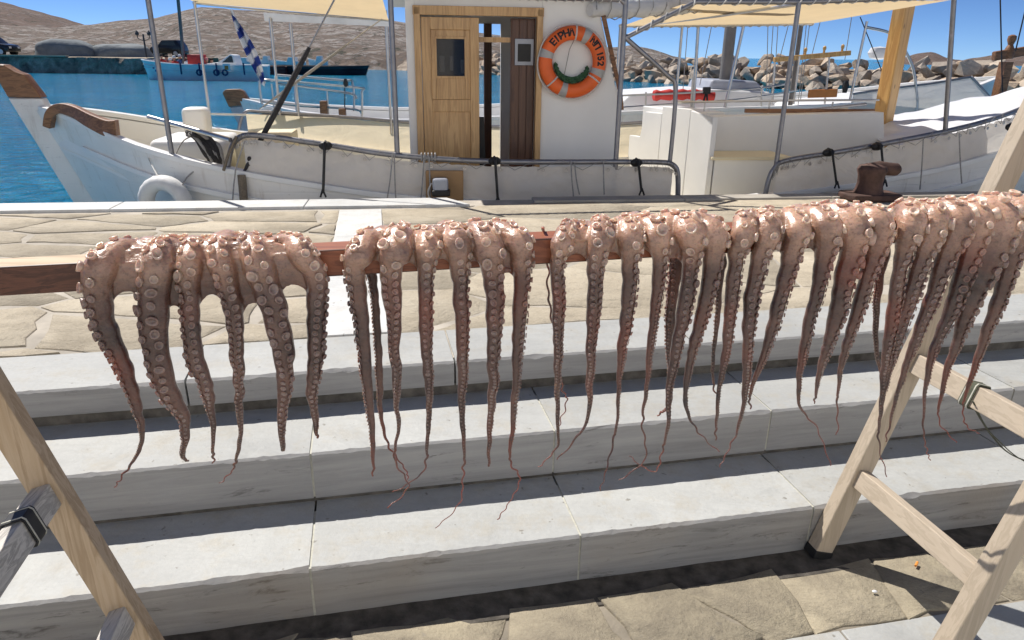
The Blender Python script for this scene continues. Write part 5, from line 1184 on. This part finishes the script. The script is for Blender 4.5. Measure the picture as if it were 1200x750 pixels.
# trunk cabin, red bundle, rails on the waist
m = MB(Q); m.prism([(1.9, .2), (4.6, .25), (4.4, .60), (3.4, .63), (2.3, .56)], 1, 4.75, 6.0); m.build('trunk_cabin', M['white'], bb, bevel=0.04, bseg=3)
m = MB(Q); m.prism([(3.5, .5), (4.5, .55), (4.3, .74), (3.6, .76)], 1, 5.0, 5.9); m.build('hatch_cover', M['lampgrey'], bb, bevel=0.05, bseg=3)
m = MB(); m.tube(crv([bq(766, 112, 4.5), bq(790, 111, 4.5), bq(815, 111, 4.5), bq(836, 113, 4.5)], 5), [0.07 + 0.012 * math.sin(i * 2.1) for i in range(16)], 10); rb = m.build('red_bundle', M['red'], smooth=True)
tag(rb, 'red rolled canvas bundle lying on the second boat', 'bundle')
for pts in ([(730, 112), (800, 109), (880, 104), (925, 98)], [(728, 126), (800, 121), (870, 116), (935, 106)], [(728, 138), (800, 134), (900, 131), (1010, 127)]): pipe(bb, [p4(*p) for p in pts], 0.014, M['steel'], 'guard_rail', 6, 4)
for x0, y0, x1, y1 in ((757, 108, 756, 140), (812, 90, 809, 132), (893, 100, 892, 128), (937, 66, 930, 122)): pipe(bb, [p4(x0, y0), p4(x1, y1)], 0.013, M['steel'], 'guard_post', 6, 0)
pipe(bb, [p4(876, 10), p4(849, 128)], 0.022, M['steel'], 'leaning_pole', 8, 0)
pipe(bb, [p4(819, 20), p4(812, 130)], 0.022, M['steel'], 'awning_pole', 8, 0)
m = MB(); c = p4(828, 106); m.bar(c - QU * 0.05, c + QU * 0.05, 0.06, 0.09, Z); m.build('clamp', M['black'], bb, bevel=0.01)
for s_ in (-1, 1): pipe(bb, [c, c + QU * 0.03 * s_ - Z * 0.16], 0.014, M['black'], 'clamp_leg', 5, 0)
gm = bq(848, 107, 5.2); m = MB(); m.tube([Vector((gm.x, gm.y, 0.1)), Vector((gm.x, gm.y, 1.52))], 0.085, 16); ms = m.build('mast', M['greypost'], bb, smooth=True, angle=60)
m = MB(); m.tube([Vector((gm.x, gm.y, 1.521)), Vector((gm.x, gm.y, 2.5))], [0.085, 0.08], 16); m.build('mast_top', M['mastwood'], ms, smooth=True, angle=60)
for x0, y0, x1, y1 in ((806, 30, 800, 110), (820, 25, 812, 100), (835, 25, 820, 100), (906, 30, 900, 120), (912, 25, 906, 118), (925, 25, 903, 110), (945, 28, 935, 125), (952, 0, 938, 118), (962, 22, 950, 70), (998, 20, 990, 70), (900, 25, 898, 115)): pipe(bb, [p4(x0, y0, 5.0), p4(x1, y1, 5.0)], 0.006, M['rope'], 'shroud', 5, 0)
pipe(bb, [p4(940, 20, 4.8), p4(925, 130, 4.8)], 0.035, M['greypost'], 'spar', 8, 0)
sp0, sp1 = p4(907, 70, 4.5), p4(996, 62, 4.5); m = MB(); m.bar(sp0, sp1, 0.07, 0.065, Z); spar = m.build('pin_rail', M['mastwood'], bb, bevel=0.008)
for f in (0.40, 0.65, 0.89):
    c = sp0.lerp(sp1, f); m = MB(); m.tube([c + Z * 0.02, c + Z * 0.06, c + Z * 0.085, c + Z * 0.11, c + Z * 0.125], [0.018, 0.016, 0.026, 0.024, 0.008], 8); m.build('belaying_pin', M['mastwood'], spar, smooth=True)
for x0, y0, x1, y1 in ((908, 72, 904, 128), (972, 66, 966, 126)): pipe(bb, [p4(x0, y0, 4.5), p4(x1, y1, 4.5)], 0.014, M['steel'], 'rail_post', 6, 0)
m = MB(); m.bar(p4(947, 110), p4(981, 109), 0.03, 0.11, Z); m.build('orange_panel', M['orangepanel'], bb, bevel=0.01)
m = MB(); c = p4(991, 100); m.tube([c + Z * 0.06, c, c - Z * 0.1], [0.03, 0.05, 0.03], 8); m.build('black_cover', M['black'], bb, smooth=True)
pipe(bb, [p4(1016, 25), p4(996, 118)], 0.02, M['steel'], 'gallows_pole', 8, 0); pipe(bb, [p4(1015, 32), p4(1045, 40), p4(1062, 62), p4(1072, 90), p4(1074, 140)], 0.02, M['steel'], 'gallows_pole', 8, 4)
pipe(bb, [p4(1008, 20), p4(1036, 90)], 0.007, M['darkrope'], 'shroud', 5, 0)
# grey canvas dodger towards the stern
rail = [p4(1000, 110), p4(1040, 104), p4(1090, 98), p4(1138, 90), p4(1165, 120)]; pipe(bb, rail[:4], 0.016, M['pipe'], 'guard_rail', 6, 0); pipe(bb, rail[3:], 0.02, M['pipe'], 'guard_rail', 6, 0)
m = MB(); lo = [p4(990, 140), p4(1040, 137), p4(1090, 133), p4(1155, 124), p4(1166, 122)]
n = 4; vs = []
for k in range(n + 1):
    f = k / n
    for a, b_ in zip(rail[:4] + [p4(1160, 112)], lo): vs.append(a.lerp(b_, f) - QV * 0.02 * math.sin(math.pi * f))
m.addw(vs, [(k * 5 + i, k * 5 + i + 1, (k + 1) * 5 + i + 1, (k + 1) * 5 + i) for k in range(n) for i in range(4)]); m.build('stern_canvas', M['canvas'], bb, smooth=True)
m = MB(Q); m.prism([(5.0, .2), (7.9, .3), (7.6, .62), (6.4, .55), (5.2, .4)], 1, 4.6, 6.1); m.build('stern_deck', M['white'], bb, bevel=0.05, bseg=3)
c = bq(1030, 62, 4.9); m = MB(lambda x, y, z: c + Vector((x, y, z))); m.lathe([(.002, -.1), (.1, -.07), (.13, 0), (.1, .07), (.002, .09)], (0, 0, 0), 12, 1.3, 0.8); m.build('white_cushion', M['plastic'], bb, smooth=True)
a, b_ = bq(1164, 66, 4.6), bq(1225, 56, 4.6); m = MB(); m.bar(a, b_, 0.09, 0.13, Z); ti = m.build('tiller_beam', M['brown'], bb, bevel=0.02)
c = bq(1182, 62, 4.6); m = MB(lambda x, y, z: c + Vector((x, y, z))); m.lathe([(.07, -.08), (.08, 0), (.05, .08), (.035, .11), (.045, .14), (.06, .18), (.055, .23), (.02, .25)], (0, 0, 0), 14); m.build('turned_knob', M['brown'], ti, smooth=True)
m = MB(); m.bar(Vector((c.x, c.y, 0.3)), Vector((c.x, c.y, 1.05)), 0.12, 0.14, QV); m.build('rudder_post', M['brown'], ti)
pipe(bb, [bq(1172, -5, 4.4), bq(1176, 160, 4.2)], 0.010, M['darkrope'], 'stay', 5, 0); pipe(bb, [bq(1203, 5, 4.4), bq(1190, 60, 4.4)], 0.010, M['darkrope'], 'stay', 5, 0)

# flag on a slanting staff
fa = bq(272, 13, 3.2); fl = thing('flag', 'blue and white striped flag hanging folded from a slanting staff', 'flag', bq(309, 97, 3.2))
pipe(fl, [bq(271, 11, 3.2), bq(311, 98, 3.2)], 0.011, M['steel'], 'flag_staff', 6, 0)
m = MB(); rows, cols = 36, 10; vs = []; a, b_ = bq(273, 15, 3.17), bq(305, 92, 3.17)
for i in range(rows + 1):
    t = i / rows
    for j in range(cols + 1):
        s = j / cols; wd = 0.04 + 0.11 * math.sin(math.pi * min(1, t * 0.9 + 0.08)) ** 0.8
        vs.append(a.lerp(b_, t) + QU * (wd * (s - 0.25)) - Z * (0.10 * s) - QV * (0.035 * math.sin(s * 9 + t * 3) + 0.02))
fs = []; mi = []
for i in range(rows):
    for j in range(cols):
        fs.append((i * 11 + j, i * 11 + j + 1, (i + 1) * 11 + j + 1, (i + 1) * 11 + j)); mi.append(int((i + j * 1.1) / 4.6) % 2)
m.addw(vs, fs); m.mi = mi; m.build('flag_cloth', [M['flagblue'], M['flagwhite']], fl, smooth=True)

# ------------------------------------------------------------------ far harbour
HZ = lambda x: 375 - F_PX * math.tan(PITCH) + (x - 600) * math.tan(ROLL)
# breakwater of single rocks
line = [Vector((-20, 94, 0)), Vector((-12.9, 85, 0)), Vector((8.9, 57.1, 0)), Vector((17.4, 46.5, 0)), Vector((30, 31, 0)), Vector((36, 24, 0))]
def linept(s):
    L = 0
    for a, b_ in zip(line, line[1:]):
        d = (b_ - a).length
        if s <= L + d: return a.lerp(b_, (s - L) / d), (b_ - a).normalized()
        L += d
    return line[-1], (line[-1] - line[-2]).normalized()
LT = sum((b_ - a).length for a, b_ in zip(line, line[1:]))
brk = thing('breakwater', 'rough breakwater of angular grey and tan rocks across the harbour', 'breakwater', (12, 55, Z_W))
rocks = []
for k in range(10):
    bm = bmesh.new(); rr = random.Random(50 + k)
    for _ in range(15):
        v = Vector((rr.gauss(0, 1), rr.gauss(0, 1), rr.gauss(0, 1))).normalized() * rr.uniform(0.85, 1.1); bm.verts.new((v.x * 1.15, v.y * 0.9, v.z * 0.72))
    r_ = bmesh.ops.convex_hull(bm, input=bm.verts); bmesh.ops.delete(bm, geom=list({g for g in r_['geom_interior'] + r_['geom_unused'] if isinstance(g, bmesh.types.BMVert)}), context='VERTS')
    bmesh.ops.recalc_face_normals(bm, faces=bm.faces[:])
    me = bpy.data.meshes.new('rock'); bm.to_mesh(me); bm.free(); me.materials.append(M['rock']); rocks.append(me)
m = MB(); n = 40; vs = []
for i in range(n + 1):
    p, t = linept(LT * i / n); nn = Vector((-t.y, t.x, 0)); nn = nn if nn.y > 0 else -nn
    for d_, z_ in ((0.3, -1.3), (1.6, -0.35), (3.0, 0.35), (5.5, 0.45), (7, -1.2)): vs.append(p + nn * d_ + Z * z_)
m.addw(vs, [(i * 5 + k, i * 5 + k + 1, (i + 1) * 5 + k + 1, (i + 1) * 5 + k) for i in range(n) for k in range(4)]); m.build('rubble_core', M['mole'], brk)
nrock = 0; s = 14.0
while s < LT - 13 and nrock < 296:
    p, t = linept(s); nn = Vector((-t.y, t.x, 0)); nn = nn if nn.y > 0 else -nn; dist = p.length
    sz = 0.56 + 0.12 * rng.random()
    for j in range(5):
        r0 = sz * rng.uniform(0.6, 1.3); c = p + nn * (0.1 + j * 0.75 + rng.uniform(-.3, .3)) + t * rng.uniform(-.5, .5); c.z = -0.72 + j * 0.36 + rng.uniform(-.12, .14)
        o = bpy.data.objects.new('rock', rocks[rng.randrange(10)]); COL.objects.link(o); o.parent = brk; o.matrix_parent_inverse = Matrix.Translation(-BASE[brk.name])
        o.location = c; o.rotation_euler = (rng.uniform(-.7, .7), rng.uniform(-.7, .7), rng.uniform(0, 6.28)); o.scale = (r0 * rng.uniform(.8, 1.3), r0 * rng.uniform(.7, 1.1), r0 * rng.uniform(.7, 1.1)); nrock += 1
    s += 0.92 + 0.2 * rng.random()

# mole on the left with boulders
m = MB(); n = 90; prof = [(-0.15, -1.3), (0.0, -0.7), (0.1, -0.3), (0.2, 0.1), (0.35, 0.47), (0.5, 0.52), (9, 0.52), (9.5, -1.2)]; vs = []
ma, mb_ = Vector((-95, 62.5, 0)), Vector((-27.5, 60.8, 0))
for i in range(n * 3 + 1):
    p = ma.lerp(mb_, i / (n * 3))
    for k, (dy, z_) in enumerate(prof): vs.append(p + Vector((0, dy + (0.22 * noise.noise((p.x * 1.7, z_ * 3, 1)) if k < 5 else 0), z_ + (0.1 * noise.noise((p.x * 2, dy, 7)) if k < 5 else 0))))
m.addw(vs, [(i * 8 + k, i * 8 + k + 1, (i + 1) * 8 + k + 1, (i + 1) * 8 + k) for i in range(n * 3) for k in range(7)]); m.mi = [1 if (idx % 7) >= 5 else 0 for idx in range(len(m.f))]
tag(m.build('mole', [M['mole'], M['moletop']]), kind='structure')
m = MB(); m.bar(Vector((-95, 62.9, .56)), Vector((-36.5, 61.4, .56)), 0.5, 0.12, Z); m.build('kerb', M['moletop'], bpy.data.objects['mole'])
def blob(name, label, x0, x1, ytop, ybot, Y, flat, seed):
    a, b_ = aty(x0, ybot, Y), aty(x1, ybot, Y); c = (a + b_) / 2; rx = (b_ - a).length / 2; hh = aty((x0 + x1) / 2, ytop, Y).z - 0.52; m = MB(lambda x, y, z: Vector((c.x + x, c.y + y, 0.50 + z))); seg, ring = 40, 16; vs = []
    for i in range(ring + 1):
        ph = math.pi / 2 * i / ring; r_ = abs(math.cos(ph)) ** flat; z_ = math.sin(ph) ** 0.8
        for j in range(seg):
            t = 2 * math.pi * j / seg; ct_, st_ = math.cos(t), math.sin(t); ct_ = math.copysign(abs(ct_) ** .7, ct_); st_ = math.copysign(abs(st_) ** .7, st_)
            k = 1 + 0.10 * noise.noise((ct_ * 1.3 + seed, st_ * 1.3, z_ * 1.5)); vs.append((rx * r_ * ct_ * k, rx * 0.55 * r_ * st_ * k, hh * z_ * (1 + 0.10 * noise.noise((ct_ * r_ * 1.7 + seed, st_ * r_, 5)))))
    m.add(vs, [(i * seg + j, i * seg + (j + 1) % seg, (i + 1) * seg + (j + 1) % seg, (i + 1) * seg + j) for i in range(ring) for j in range(seg)] + [tuple(ring * seg + j for j in range(seg))])
    tag(m.build(name, M['boulder'], smooth=True), label, 'boulder', 'boulders on the mole')
blob('boulder', 'big rounded blue grey boulder on the far mole, the left one', 44, 113, 46, 66, 65.5, 0.55, 1.0)
blob('boulder', 'flatter dark boulder on the far mole, right of the rounded one', 108, 178, 51, 68, 66.5, 0.45, 6.0)
def car(name, label, x, ybase, Y, L, face, body):
    p = aty(x, ybase, Y); p.z = 0.53 if Y < 72 else p.z; t = thing(name, label, 'car', p)
    f = lambda u, v, z: p + Vector((u * face, v, z)); k = L / 4.2
    m = MB(f); m.prism([(-2.1 * k, .3), (2.1 * k, .3), (2.12 * k, .7), (1.9 * k, .85), (1.0 * k, .98), (.35 * k, 1.45), (-1.5 * k, 1.48), (-2.0 * k, .95), (-2.1 * k, .6)], 1, -.82, .82); m.build('body', body, t, bevel=0.07, bseg=3)
    for v in (-.826, .826):
        m = MB(f); m.prism([(-1.4 * k, .98), (.75 * k, 1.0), (.28 * k, 1.38), (-1.35 * k, 1.40)], 1, v - .008, v + .008); m.build('side_window', M['glass'], t)
        for u in (-1.3 * k, 1.35 * k):
            m = MB(); cc = f(u, v * 0.93, .32); m.tube([cc - Vector((0, .1, 0)), cc + Vector((0, .1, 0))], .33, 18); wh = m.build('wheel', M['rubber'], t, smooth=True, angle=40)
            m = MB(); sg = -1 if v < 0 else 1; m.tube([cc + Vector((0, sg * .09, 0)), cc + Vector((0, sg * .115, 0))], .2, 14); m.build('rim', M['chrome'], wh, smooth=True, angle=40)
    for v in (-.55, .55):
        m = MB(f); m.box(2.05 * k, 2.13 * k, v - .15, v + .15, .58, .72); m.build('headlight', M['plastic'], t, bevel=0.02)
car('parked_car', 'black parked car at the far left end of the mole', -6, 65, 63.5, 3.6, 1, M['carblack'])
car('parked_car', 'black van parked on the mole behind the pale blue boat', 200, 68, 70, 2.9, -1, M['carblack'])
lp = aty(172, 68, 63.5); lam = thing('lamp_post', 'dark twin armed lamp post at the end of the mole', 'lamp post', (lp.x, lp.y, 0.5)); hp = aty(172, 40, 63.5).z
pipe(lam, [Vector((lp.x, lp.y, 0.5)), Vector((lp.x, lp.y, hp))], 0.07, M['darkhull'], 'post', 8, 0)
for s_ in (-1, 1):
    pipe(lam, [Vector((lp.x, lp.y, hp - .5)), Vector((lp.x + s_ * .45, lp.y, hp - .35)), Vector((lp.x + s_ * .5, lp.y, hp))], 0.035, M['darkhull'], 'lamp_arm', 6, 4)
    m = MB(lambda x, y, z: Vector((lp.x + s_ * .5 + x, lp.y + y, hp + z))); m.lathe([(.02, -.15), (.14, -.05), (.16, .1), (.05, .25), (.01, .3)], (0, 0, 0), 10); m.build('lantern', M['darkhull'], lam, smooth=True)

def smallboat(name, label, x0, x1, ywl, ytop, Y, mats, bow=-1, group=None, raise_=0.3, up=1.0):
    a, b_ = aty(x0, ywl, Y), aty(x1, ywl, Y); L = (b_.x - a.x); c = (a + b_) / 2; zt = aty((x0 + x1) / 2, ytop, Y).z
    t = thing(name, label, 'boat', (c.x, c.y, Z_W), group)
    f = lambda u, v, z: Vector((c.x + u, c.y + v, z))
    bw = L * 0.13
    def hp_(s, q_, side):
        u = -L / 2 + L * s; e = s if bow < 0 else 1 - s; hb = bw * min(1, (e * 3.2)) ** 0.6 * (1 if e < 0.85 else 1 - (e - 0.85) * 1.2); zs = zt + raise_ * max(0, 1 - e * 2.2) ** 1.6
        z = zs + (-1.0 - zs) * q_; k = 1 - 0.35 * q_ - (0.5 * q_ if e < .2 else 0); return (u - bow * -0.0 + (0.25 * L * 0.18 * q_ * max(0, 1 - e * 4)) * (-bow), side * max(.02, hb * k), z)
    m = MB(f)
    for side in (-1, 1): m.grid(lambda s, q_: hp_(s, q_, side), 30, 6)
    e_ = 1.0 if bow < 0 else 0.0
    m.add([hp_(e_, q_, sd_) for q_ in (0, 1) for sd_ in (-1, 1)], [(0, 1, 3, 2)])
    m.build('hull', mats[0], t, smooth=True, angle=50)
    m = MB(f); m.grid(lambda s, q_: (lambda p: (p[0], p[1] * 0.97 * (2 * q_ - 1), p[2] - 0.28))(hp_(s, 0, 1)), 24, 4); m.build('deck', mats[1], t)
    for side in (-1, 1):
        m = MB(); pts = [f(*hp_(s / 24, 0, side)) for s in range(25)]; m.tube(pts, 0.06, 5); m.build('gunwale', mats[2], t)
        m = MB(); pts = [f(*hp_(s / 24, 0.32, side)) + Vector((0, side * .02, 0)) for s in range(25)]; m.tube(pts, 0.035, 5); m.build('rubbing_strake', mats[2], t)
    return t, f, L, zt
fb, ff, FL, fz = smallboat('passenger_boat', 'pale blue passenger boat full of people crossing the harbour', 170, 313, 94, 76, 50, (M['bluehull'], M['white'], M['bluehull']), -1, None, 0.28)
for x in (211, 233, 253, 285):
    p = aty(x, 74, 48.85); pipe(fb, [p, Vector((p.x + .05, p.y - .12, -0.35))], 0.05, M['navy'], 'fender_strap', 6, 0)
for x in (234, 254, 264):
    p = aty(x, 85, 48.8); m = MB(); m.tube([p + Vector((.17 * math.cos(k * .785), -.05, .17 * math.sin(k * .785))) for k in range(9)], 0.06, 6); m.build('tyre_fender', M['navy'], fb, smooth=True)
mp = aty(215, 72, 50); pipe(fb, [Vector((mp.x, 50, -0.2)), aty(208.5, -2, 50)], 0.11, M['greypost'], 'mast', 8, 0)
p0 = aty(231, 70, 50); m = MB(lambda x, y, z: p0 + Vector((x, y, z))); m.box(-.45, .45, -.5, .5, -.5, .32); m.build('red_box', M['red'], fb, bevel=0.05)
p1 = aty(262, 75, 50); m = MB(lambda x, y, z: p1 + Vector((x, y, z))); m.prism([(-.9, -.3), (1.1, -.3), (.95, .55), (.75, .62), (-.1, .12), (-.9, .02)], 1, -.6, .6); wc = m.build('wheel_shelter', M['white'], fb, bevel=0.04)
m = MB(lambda x, y, z: p1 + Vector((x, y, z))); m.prism([(.15, .1), (.9, .1), (.85, .5), (.7, .52)], 1, -.62, -.605); m.build('shelter_window', M['glass'], wc)
p2 = aty(265.5, 79, 48.75); m = MB(lambda x, y, z: p2 + Vector((x, y, z))); m.box(-.24, .24, -.02, .02, -.22, .22); bd = m.build('badge', M['plastic'], fb); m = MB(lambda x, y, z: p2 + Vector((x, y, z))); m.box(-.12, .12, -.035, -.022, -.14, .1); m.build('badge_mark', M['orangepanel'], bd)
p3 = aty(311, 82, 49.6); m = MB(lambda x, y, z: p3 + Vector((x, y, z))); m.box(-.12, .2, -.2, .2, -.5, .25); m.build('outboard_bracket', M['bluehull'], fb, bevel=0.03)
def person(x, y, Y, shirt, lab, hat=None, h=0.85):
    p = aty(x, y, Y); t = thing('person', lab, 'person', (p.x, p.y, p.z - h + 0.1), 'passengers on the pale blue boat'); f = lambda a, b_, c_: Vector((p.x + a, p.y + b_, p.z - h + 0.1 + c_))
    m = MB(f); m.lathe([(.05, 0), (.19, .02), (.18, .2), (.20, .38), (.22, .50), (.17, .57), (.07, .61), (.06, .66), (.09, .70), (.115, .78), (.105, .86), (.05, .91), (.005, .92)], (0, 0, 0), 12, 1, .65)
    m.mi = [1 if i >= 12 * 6 else 0 for i in range(len(m.f))]; m.mi[-2] = 0
    for s_ in (-1, 1):
        m.cur = 0; m.tube([f(s_ * .2, 0, .52), f(s_ * .25, -.04, .32), f(s_ * .17, -.2, .2)], [.055, .045, .035], 6)
    b_ = m.build('body', [shirt, M['fleshtone']], t, smooth=True)
    m = MB(f); m.lathe([(.118, .79), (.122, .85), (.09, .92), (.02, .945)], (0, .015, 0), 12, 1, 0.85); m.build('hat' if hat else 'hair', hat or M['hair'], t, smooth=True)
PP = [(183, 70, 'shirtblue', None, 'passenger in a dark blue shirt sitting nearest the bow'), (189, 66.5, 'shirtred', None, 'passenger in a red shirt, bare dark hair, near the bow'), (195, 68, 'shirtpink', None, 'passenger in a pink shirt without a hat'), (199.5, 71, 'shirtwhite', 'shirtwhite', 'passenger in white shirt and white hat behind the bow'), (204, 68.5, 'shirtred', 'shirtwhite', 'passenger in a red shirt and white hat left of the mast'),
      (210.5, 67, 'shirtblue', 'shirtwhite', 'passenger in a blue shirt and white hat by the mast'), (220, 68, 'shirtwhite', None, 'passenger in a white shirt between the mast and the red box'), (242, 71, 'shirtpink', 'shirtpink', 'passenger in pink with a pink hat right of the red box'), (248, 71.5, 'shirtred', None, 'passenger in a red shirt right of the red box')]
for i, (x, y, s_, h_, lab) in enumerate(PP): person(x, y, 49.7 + 0.25 * (i % 3), M[s_], lab, M[h_] if h_ else None)
bt, bf, bl, bz = smallboat('barge', 'long dark low barge moored before the far rocks', 318, 433, 89, 77.5, 66, (M['darkhull'], M['mole'], M['darkhull']), 1, None, 0.05)
bt2, bf2, bl2, bz2 = smallboat('small_boat', 'dark red low boat at the left end of the long barge', 296, 336, 88.5, 78, 64.5, (M['maroon'], M['white'], M['maroon']), -1, None, 0.1)
for x0, x1, yw, yt, Y, mt, lab in ((268, 300, 79, 73, 82, 'white', 'small white motorboat far off beside the striped flag'), (300, 322, 77, 71, 84, 'bluehull', 'small blue boat far off behind the railings'), (322, 358, 78, 72.5, 83, 'white', 'small white boat far off between the thin poles'), (362, 384, 77, 71, 85, 'white', 'small white boat far off right of the dark stay')):
    t_, f_, L_, z_ = smallboat('small_boat', lab, x0, x1, yw, yt, Y, (M[mt], M['white'], M['white']), -1, 'small boats far across the harbour', 0.2)
    m = MB(f_); m.prism([(-.1 * L_, z_ - .3), (.25 * L_, z_ - .3), (.22 * L_, z_ + .5), (.0, z_ + .5)], 1, -.5, .5); m.build('cabin', M['white'], t_, bevel=0.04)

# hills
def hill(name, prof, r0, r1, r2, mat, x0, x1, amp, seed, nx=220, nr=26, zb=-1.0):
    m = MB()
    def fn(a, b_):
        x = x0 + (x1 - x0) * a; az = math.atan2(x - 600, F_PX / math.cos(PITCH)); py = interp(prof, x); zr = CAM_Z + (HZ(x) - py) / (F_PX / math.cos(PITCH)) * r1 * 1.0 / math.cos(az) * math.cos(az)
        if b_ < 0.75: q_ = b_ / 0.75; r_ = r0 + (r1 - r0) * q_; h = zb + (zr - zb) * (q_ ** 1.15)
        else: q_ = (b_ - 0.75) / 0.25; r_ = r1 + (r2 - r1) * q_; h = zr + (zb - zr) * q_ ** 1.5
        dx, dy = r_ * math.tan(az), r_; e = math.sin(math.pi * min(1, b_ / 0.75) * 0.92)
        h += amp * e * (noise.fractal((dx * 0.03 + seed, dy * 0.03, 0), 1.0, 2.0, 5) + 0.5 * noise.noise((dx * .15, dy * .15, seed)))
        return (dx, dy, h)
    m.grid(fn, nx, nr); tag(m.build(name, mat, smooth=True, angle=80), kind='structure')
hill('hill', [(-700, -30), (-300, -20), (-100, -8), (0, 3), (40, 13), (75, 23), (100, 31), (130, 40), (200, 60)], 190, 420, 620, M['hill'], -700, 190, 1.8, 3)
hill('hill', [(-300, 30), (0, 30), (60, 34), (95, 31), (125, 29), (150, 27), (185, 24), (215, 16), (238, 11), (265, 12), (310, 15), (380, 20), (450, 26), (520, 33), (600, 44), (690, 57), (735, 54), (760, 58), (800, 70)], 105, 240, 330, M['hill2'], -300, 800, 1.6, 8, 300)
hill('hill', [(640, 70), (690, 60), (712, 57), (735, 53.5), (755, 57), (785, 66), (820, 74)], 240, 420, 520, M['hill'], 640, 830, 1.2, 12, 90)
hill('hill', [(1000, 80), (1050, 70), (1067, 63.5), (1087, 61), (1107, 69), (1125, 71), (1142, 68), (1160, 64.5), (1200, 60), (1300, 62), (1450, 75)], 300, 700, 900, M['hill'], 1000, 1450, 2.0, 15, 90)
# low shore with bushes between mole and breakwater
m = MB(); m.grid(lambda a, b_: (-75 + 85 * a, 92 - 6 * a + 34 * b_, -0.9 + 2.3 * min(1, b_ * 4) ** 0.7 + 1.3 * b_ + 0.35 * noise.noise((a * 60, b_ * 9, 2))), 120, 12); tag(m.build('shore', M['hill2'], smooth=True), kind='structure')
